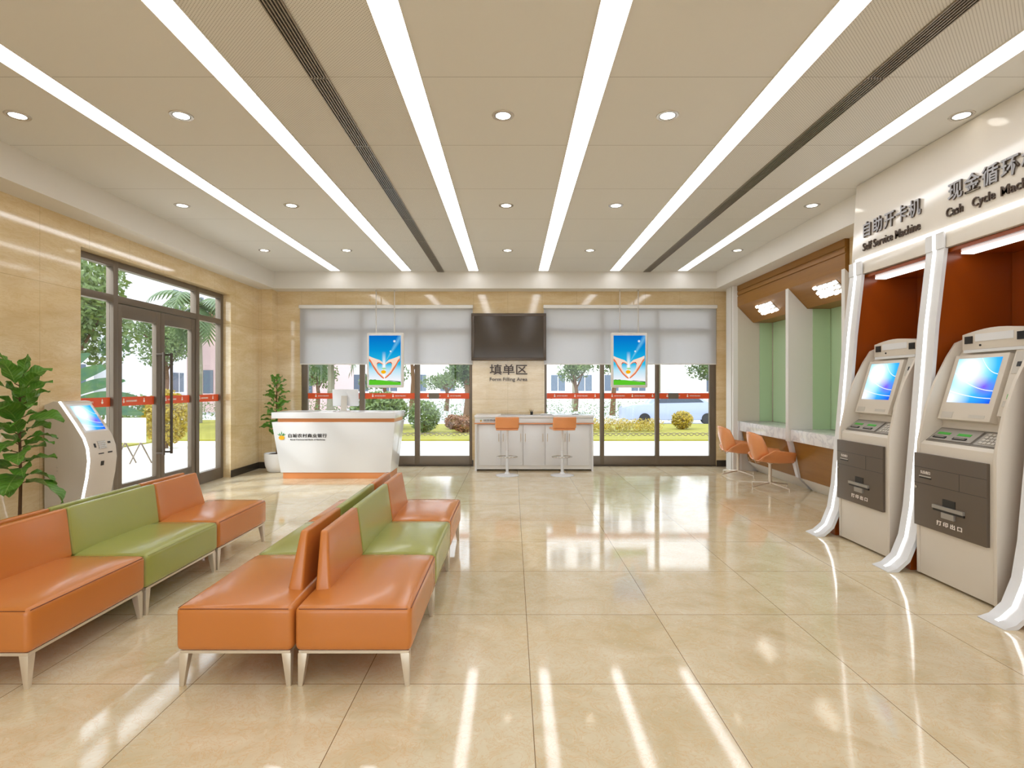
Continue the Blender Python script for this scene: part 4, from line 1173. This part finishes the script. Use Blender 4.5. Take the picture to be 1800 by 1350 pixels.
for i, (x, y, h, r, mt, lb) in enumerate([
    (5.2, 29, 5.2, 2.3, 'tree_leaf', 'spreading tree behind the right hanging display'),
    (12.2, 34, 4.4, 2.0, 'tree_leaf', 'leafy tree in the rightmost pane of the right back window'),
    (-5.6, 31, 6.0, 2.2, 'tree_leaf', 'leafy tree far behind the left hanging display'),
    (-1.75, 21, 3.7, .75, 'palm_leaf', 'slender dark green tree at the left edge of the television pier')]):
    tree(x, y, h, r, mt, lb, 20+i, n=4200)
for i, (x, y, h, lb) in enumerate([(1.5, 30, 4.9, 'palm next to the television pier in the right back window'), (4.2, 38, 6.2, 'second palm from the television pier, right back window'),
    (8.6, 33, 4.4, 'palm behind the middle mullion of the right back window'), (-7.9, 24.2, 3.6, 'palm behind the computer monitor'), (-12.4, 31, 5.2, 'palm at the left edge of the left back window')]):
    palm(x, y, h, lb, 40+i)
rb = random.Random(77)
for i in (0, 1, 2, 3, 4, 5, 8):
    tree(-15+i*3.9+rb.uniform(-.8, .8), 33.5+rb.uniform(-.8, .8), rb.uniform(2.6, 4.0), rb.uniform(1.1, 1.6), 'tree_leaf', 'small leafy tree in the row across the road, far behind the back windows', 200+i, n=1500, grp='row of trees across the road', name='street_tree')
# outside the glass door on the left
for i, (x, y, h, r, mt, lb) in enumerate([(-13.5, 17.0, 5.6, 1.9, 'tree_leaf', 'bushy green tree seen through the left door leaf'),
    (-20.5, 33, 6.4, 2.3, 'tree_leaf', 'tree seen through the right side pane of the glass door')]):
    tree(x, y, h, r, mt, lb, 60+i, n=6000)
palm(-12.4, 22.0, 4.6, 'pale palm seen through the right door leaf', 71, 1.9)
bush(-8.3, 13.4, .5, 1.35, 'yellow_leaf', 'golden yellow shrub seen through the left door leaf', 72, n=2200)
bush(-12.9, 14.6, .7, 1.1, 'red_leaf', 'reddish shrub behind the golden shrub at the glass door', 73)
bush(-10.8, 16.6, .7, .8, 'tree_leaf', 'low green bush seen through the right door leaf', 74)
bush(-15, 21.5, 1.1, 1.2, 'tree_leaf', 'low green bush seen through the right side pane of the door', 75)
# big fan leaved plant
def fan_plant(x, y, label, h=1.7, n=15, L=1.35):
    rnd = random.Random(5); o = thing('travellers_palm', (x, y, 0), label, 'plant')
    mb = MB(); st = MB()
    for k in range(n):
        a = -1.35+2.7*k/(n-1); d = Vector((math.sin(a)*.8, math.sin(a)*.6, math.cos(a)*.95)); b0 = Vector((x, y, h*.35)); b1 = b0+d*h*.5
        st.tube([Vector((x, y, 0)), b0, b1], .04, 6, r2=.02)
        sd = d.cross(Vector((.6, -.8, 0))).normalized(); vs = []
        for i in range(9):
            t = i/8; wv = .13*math.sin(PI*(t*.95+.03))**.6; c = b1+d*L*t-Vector((0, 0, .35*t*t))
            vs += [c-sd*wv, c, c+sd*wv]
        mb.add(vs, [(i*3+j, i*3+j+1, i*3+j+4, i*3+j+3) for i in range(8) for j in range(2)])
    mb.build('fan_leaves', 'banana_leaf', o, fixn=False); st.build('stalks', 'palm_bark', o)
fan_plant(-10.4, 11.6, 'large fan leaved plant outside the left side pane of the glass door', 2.0)
# notice board on legs outside the door
nb = thing('notice_board', (-7.3, 10.75, 0), 'white notice board on crossed legs outside the left door leaf', 'sign board')
MB().box(-7.56, -7.06, 10.74, 10.77, .40, .88).build('board', 'white_paint', nb, bevel=.01)
for sx_ in (-1, 1):
    for k in (-1, 1): MB().tube([(-7.31+sx_*.15, 10.755, .41), (-7.31+sx_*.15+k*.16, 10.755+k*.08, 0)], .014, 6).build('leg', 'frame_bronze', nb)
# buildings
def building(x0, x1, y0, y1, h, wall, label, nx, nz, side='front', z0=1.0, floor=3.2, ww=1.3, wh=1.5, roof=None):
    o = thing('office_building', ((x0+x1)/2, (y0+y1)/2, -.2), label, 'building', 'pale buildings outside')
    MB().box(x0, x1, y0, y1, -.2, h).build('wall', wall, o)
    for i in range(nx):
        for j in range(nz):
            z = z0+j*floor
            if side == 'front':
                xc = x0+(x1-x0)*(i+.5)/nx; wn = MB().box(xc-ww/2, xc+ww/2, y0-.06, y0-.01, z, z+wh)
                sl = MB().box(xc-ww/2-.1, xc+ww/2+.1, y0-.14, y0-.01, z-.12, z)
                mn = MB().box(xc-.03, xc+.03, y0-.09, y0-.06, z, z+wh)
            else:
                yc = y0+(y1-y0)*(i+.5)/nx; wn = MB().box(x1+.01, x1+.06, yc-ww/2, yc+ww/2, z, z+wh)
                sl = MB().box(x1+.01, x1+.14, yc-ww/2-.1, yc+ww/2+.1, z-.12, z)
                mn = MB().box(x1+.06, x1+.09, yc-.03, yc+.03, z, z+wh)
            w_ = wn.build('window', 'building_window', o); mn.build('mullion', wall, w_); sl.build('sill', wall, w_)
    if roof: MB().box(x0-.3, x1+.3, y0-.3, y1+.3, h, h+.7).build('roof', roof, o)
building(-2, 13, 52, 64, 16, 'building_white', 'white office block behind the palms, middle of the right back window', 6, 5)
building(15.5, 27, 46, 58, 19, 'building_white', 'white tower block in the rightmost pane of the right back window', 5, 5)
building(15.5, 25, 36, 42, 5.2, 'building_pink', 'low pink building in front of the white tower block', 4, 1)
building(-20, -4.5, 50, 62, 15, 'building_white', 'white office block behind the left hanging display', 6, 4)
building(-21, -12.5, 36, 44, 5.5, 'building_pink', 'low pink building behind the computer monitor', 4, 1, roof='roof_red')
building(-44, -30, 24, 40, 12.5, 'building_white', 'large white building filling the left side pane of the glass door', 5, 3, side='left', roof='roof_red', ww=1.6, wh=2.0, floor=3.6)
building(-40, -26, 42, 62, 13, 'building_white', 'white building with many windows beyond the right side pane of the door', 7, 4, side='left', roof='roof_red')
# parked car behind the lawn
def car(x, y, label):
    o = thing('parked_car', (x, y, -.2), label, 'car')
    MB().prism([(x-2.1, .05), (x-2.1, .55), (x-1.7, .68), (x-1.0, .72), (x-.5, 1.18), (x+.8, 1.2), (x+1.4, .8), (x+2.0, .7), (x+2.15, .5), (x+2.15, .05)], y-.8, y+.8, 'y').build('body', 'car_white', o, bevel=.06)
    MB().prism([(x-.85, .76), (x-.45, 1.12), (x+.75, 1.13), (x+1.2, .8)], y-.81, y-.795, 'y').build('side_windows', 'car_glass', o)
    for dx in (-1.3, 1.35): MB().tube([(x+dx, y-.82, .1), (x+dx, y-.6, .1)], .24, 18).build('wheel', 'rubber', o, smooth=True)
car(6.9, 24.4, 'white car parked behind the yellow bush outside the right back window')

# ------------------------------------------------------------------ light
w = bpy.data.worlds.new('daylight'); SC.world = w; w.use_nodes = True
nt = w.node_tree; bg = nt.nodes['Background']
tc = nt.nodes.new('ShaderNodeTexCoord'); sep = nt.nodes.new('ShaderNodeSeparateXYZ'); nt.links.new(tc.outputs['Generated'], sep.inputs[0])
rp = nt.nodes.new('ShaderNodeValToRGB'); nt.links.new(sep.outputs[2], rp.inputs[0])
rp.color_ramp.elements[0].position = 0; rp.color_ramp.elements[0].color = (.95, .98, 1, 1)
rp.color_ramp.elements[1].position = .6; rp.color_ramp.elements[1].color = (.82, .9, 1, 1)
nt.links.new(rp.outputs[0], bg.inputs[0]); bg.inputs[1].default_value = 3.4
su = bpy.data.lights.new('sun', 'SUN'); su.energy = 2.6; su.angle = .14; su.color = (1, .98, .95)
so = bpy.data.objects.new('sun', su); COL.objects.link(so)
so.rotation_euler = Vector((.66, .5, -.56)).to_track_quat('-Z', 'Y').to_euler(); so.location = (-10, -5, 12)

# ------------------------------------------------------------------ camera
cam = bpy.data.cameras.new('camera'); co = bpy.data.objects.new('camera', cam); COL.objects.link(co)
cam.sensor_width = 36; cam.lens = 981/1800*36; cam.shift_x = -.5/1800; cam.shift_y = 3/1800
co.location = (0, 0, 1.5); co.rotation_euler = (PI/2, 0, 0); cam.clip_start = .05; cam.clip_end = 500
SC.camera = co
vs = SC.view_settings; vs.view_transform = 'Standard'; vs.look = 'None'; vs.exposure = -.04; vs.gamma = 1; vs.use_curve_mapping = False
SC.cycles.max_bounces = 10; SC.cycles.diffuse_bounces = 5; SC.cycles.glossy_bounces = 5; SC.cycles.transparent_max_bounces = 16
SC.cycles.sample_clamp_indirect = 6
SC.cycles.use_denoising = True
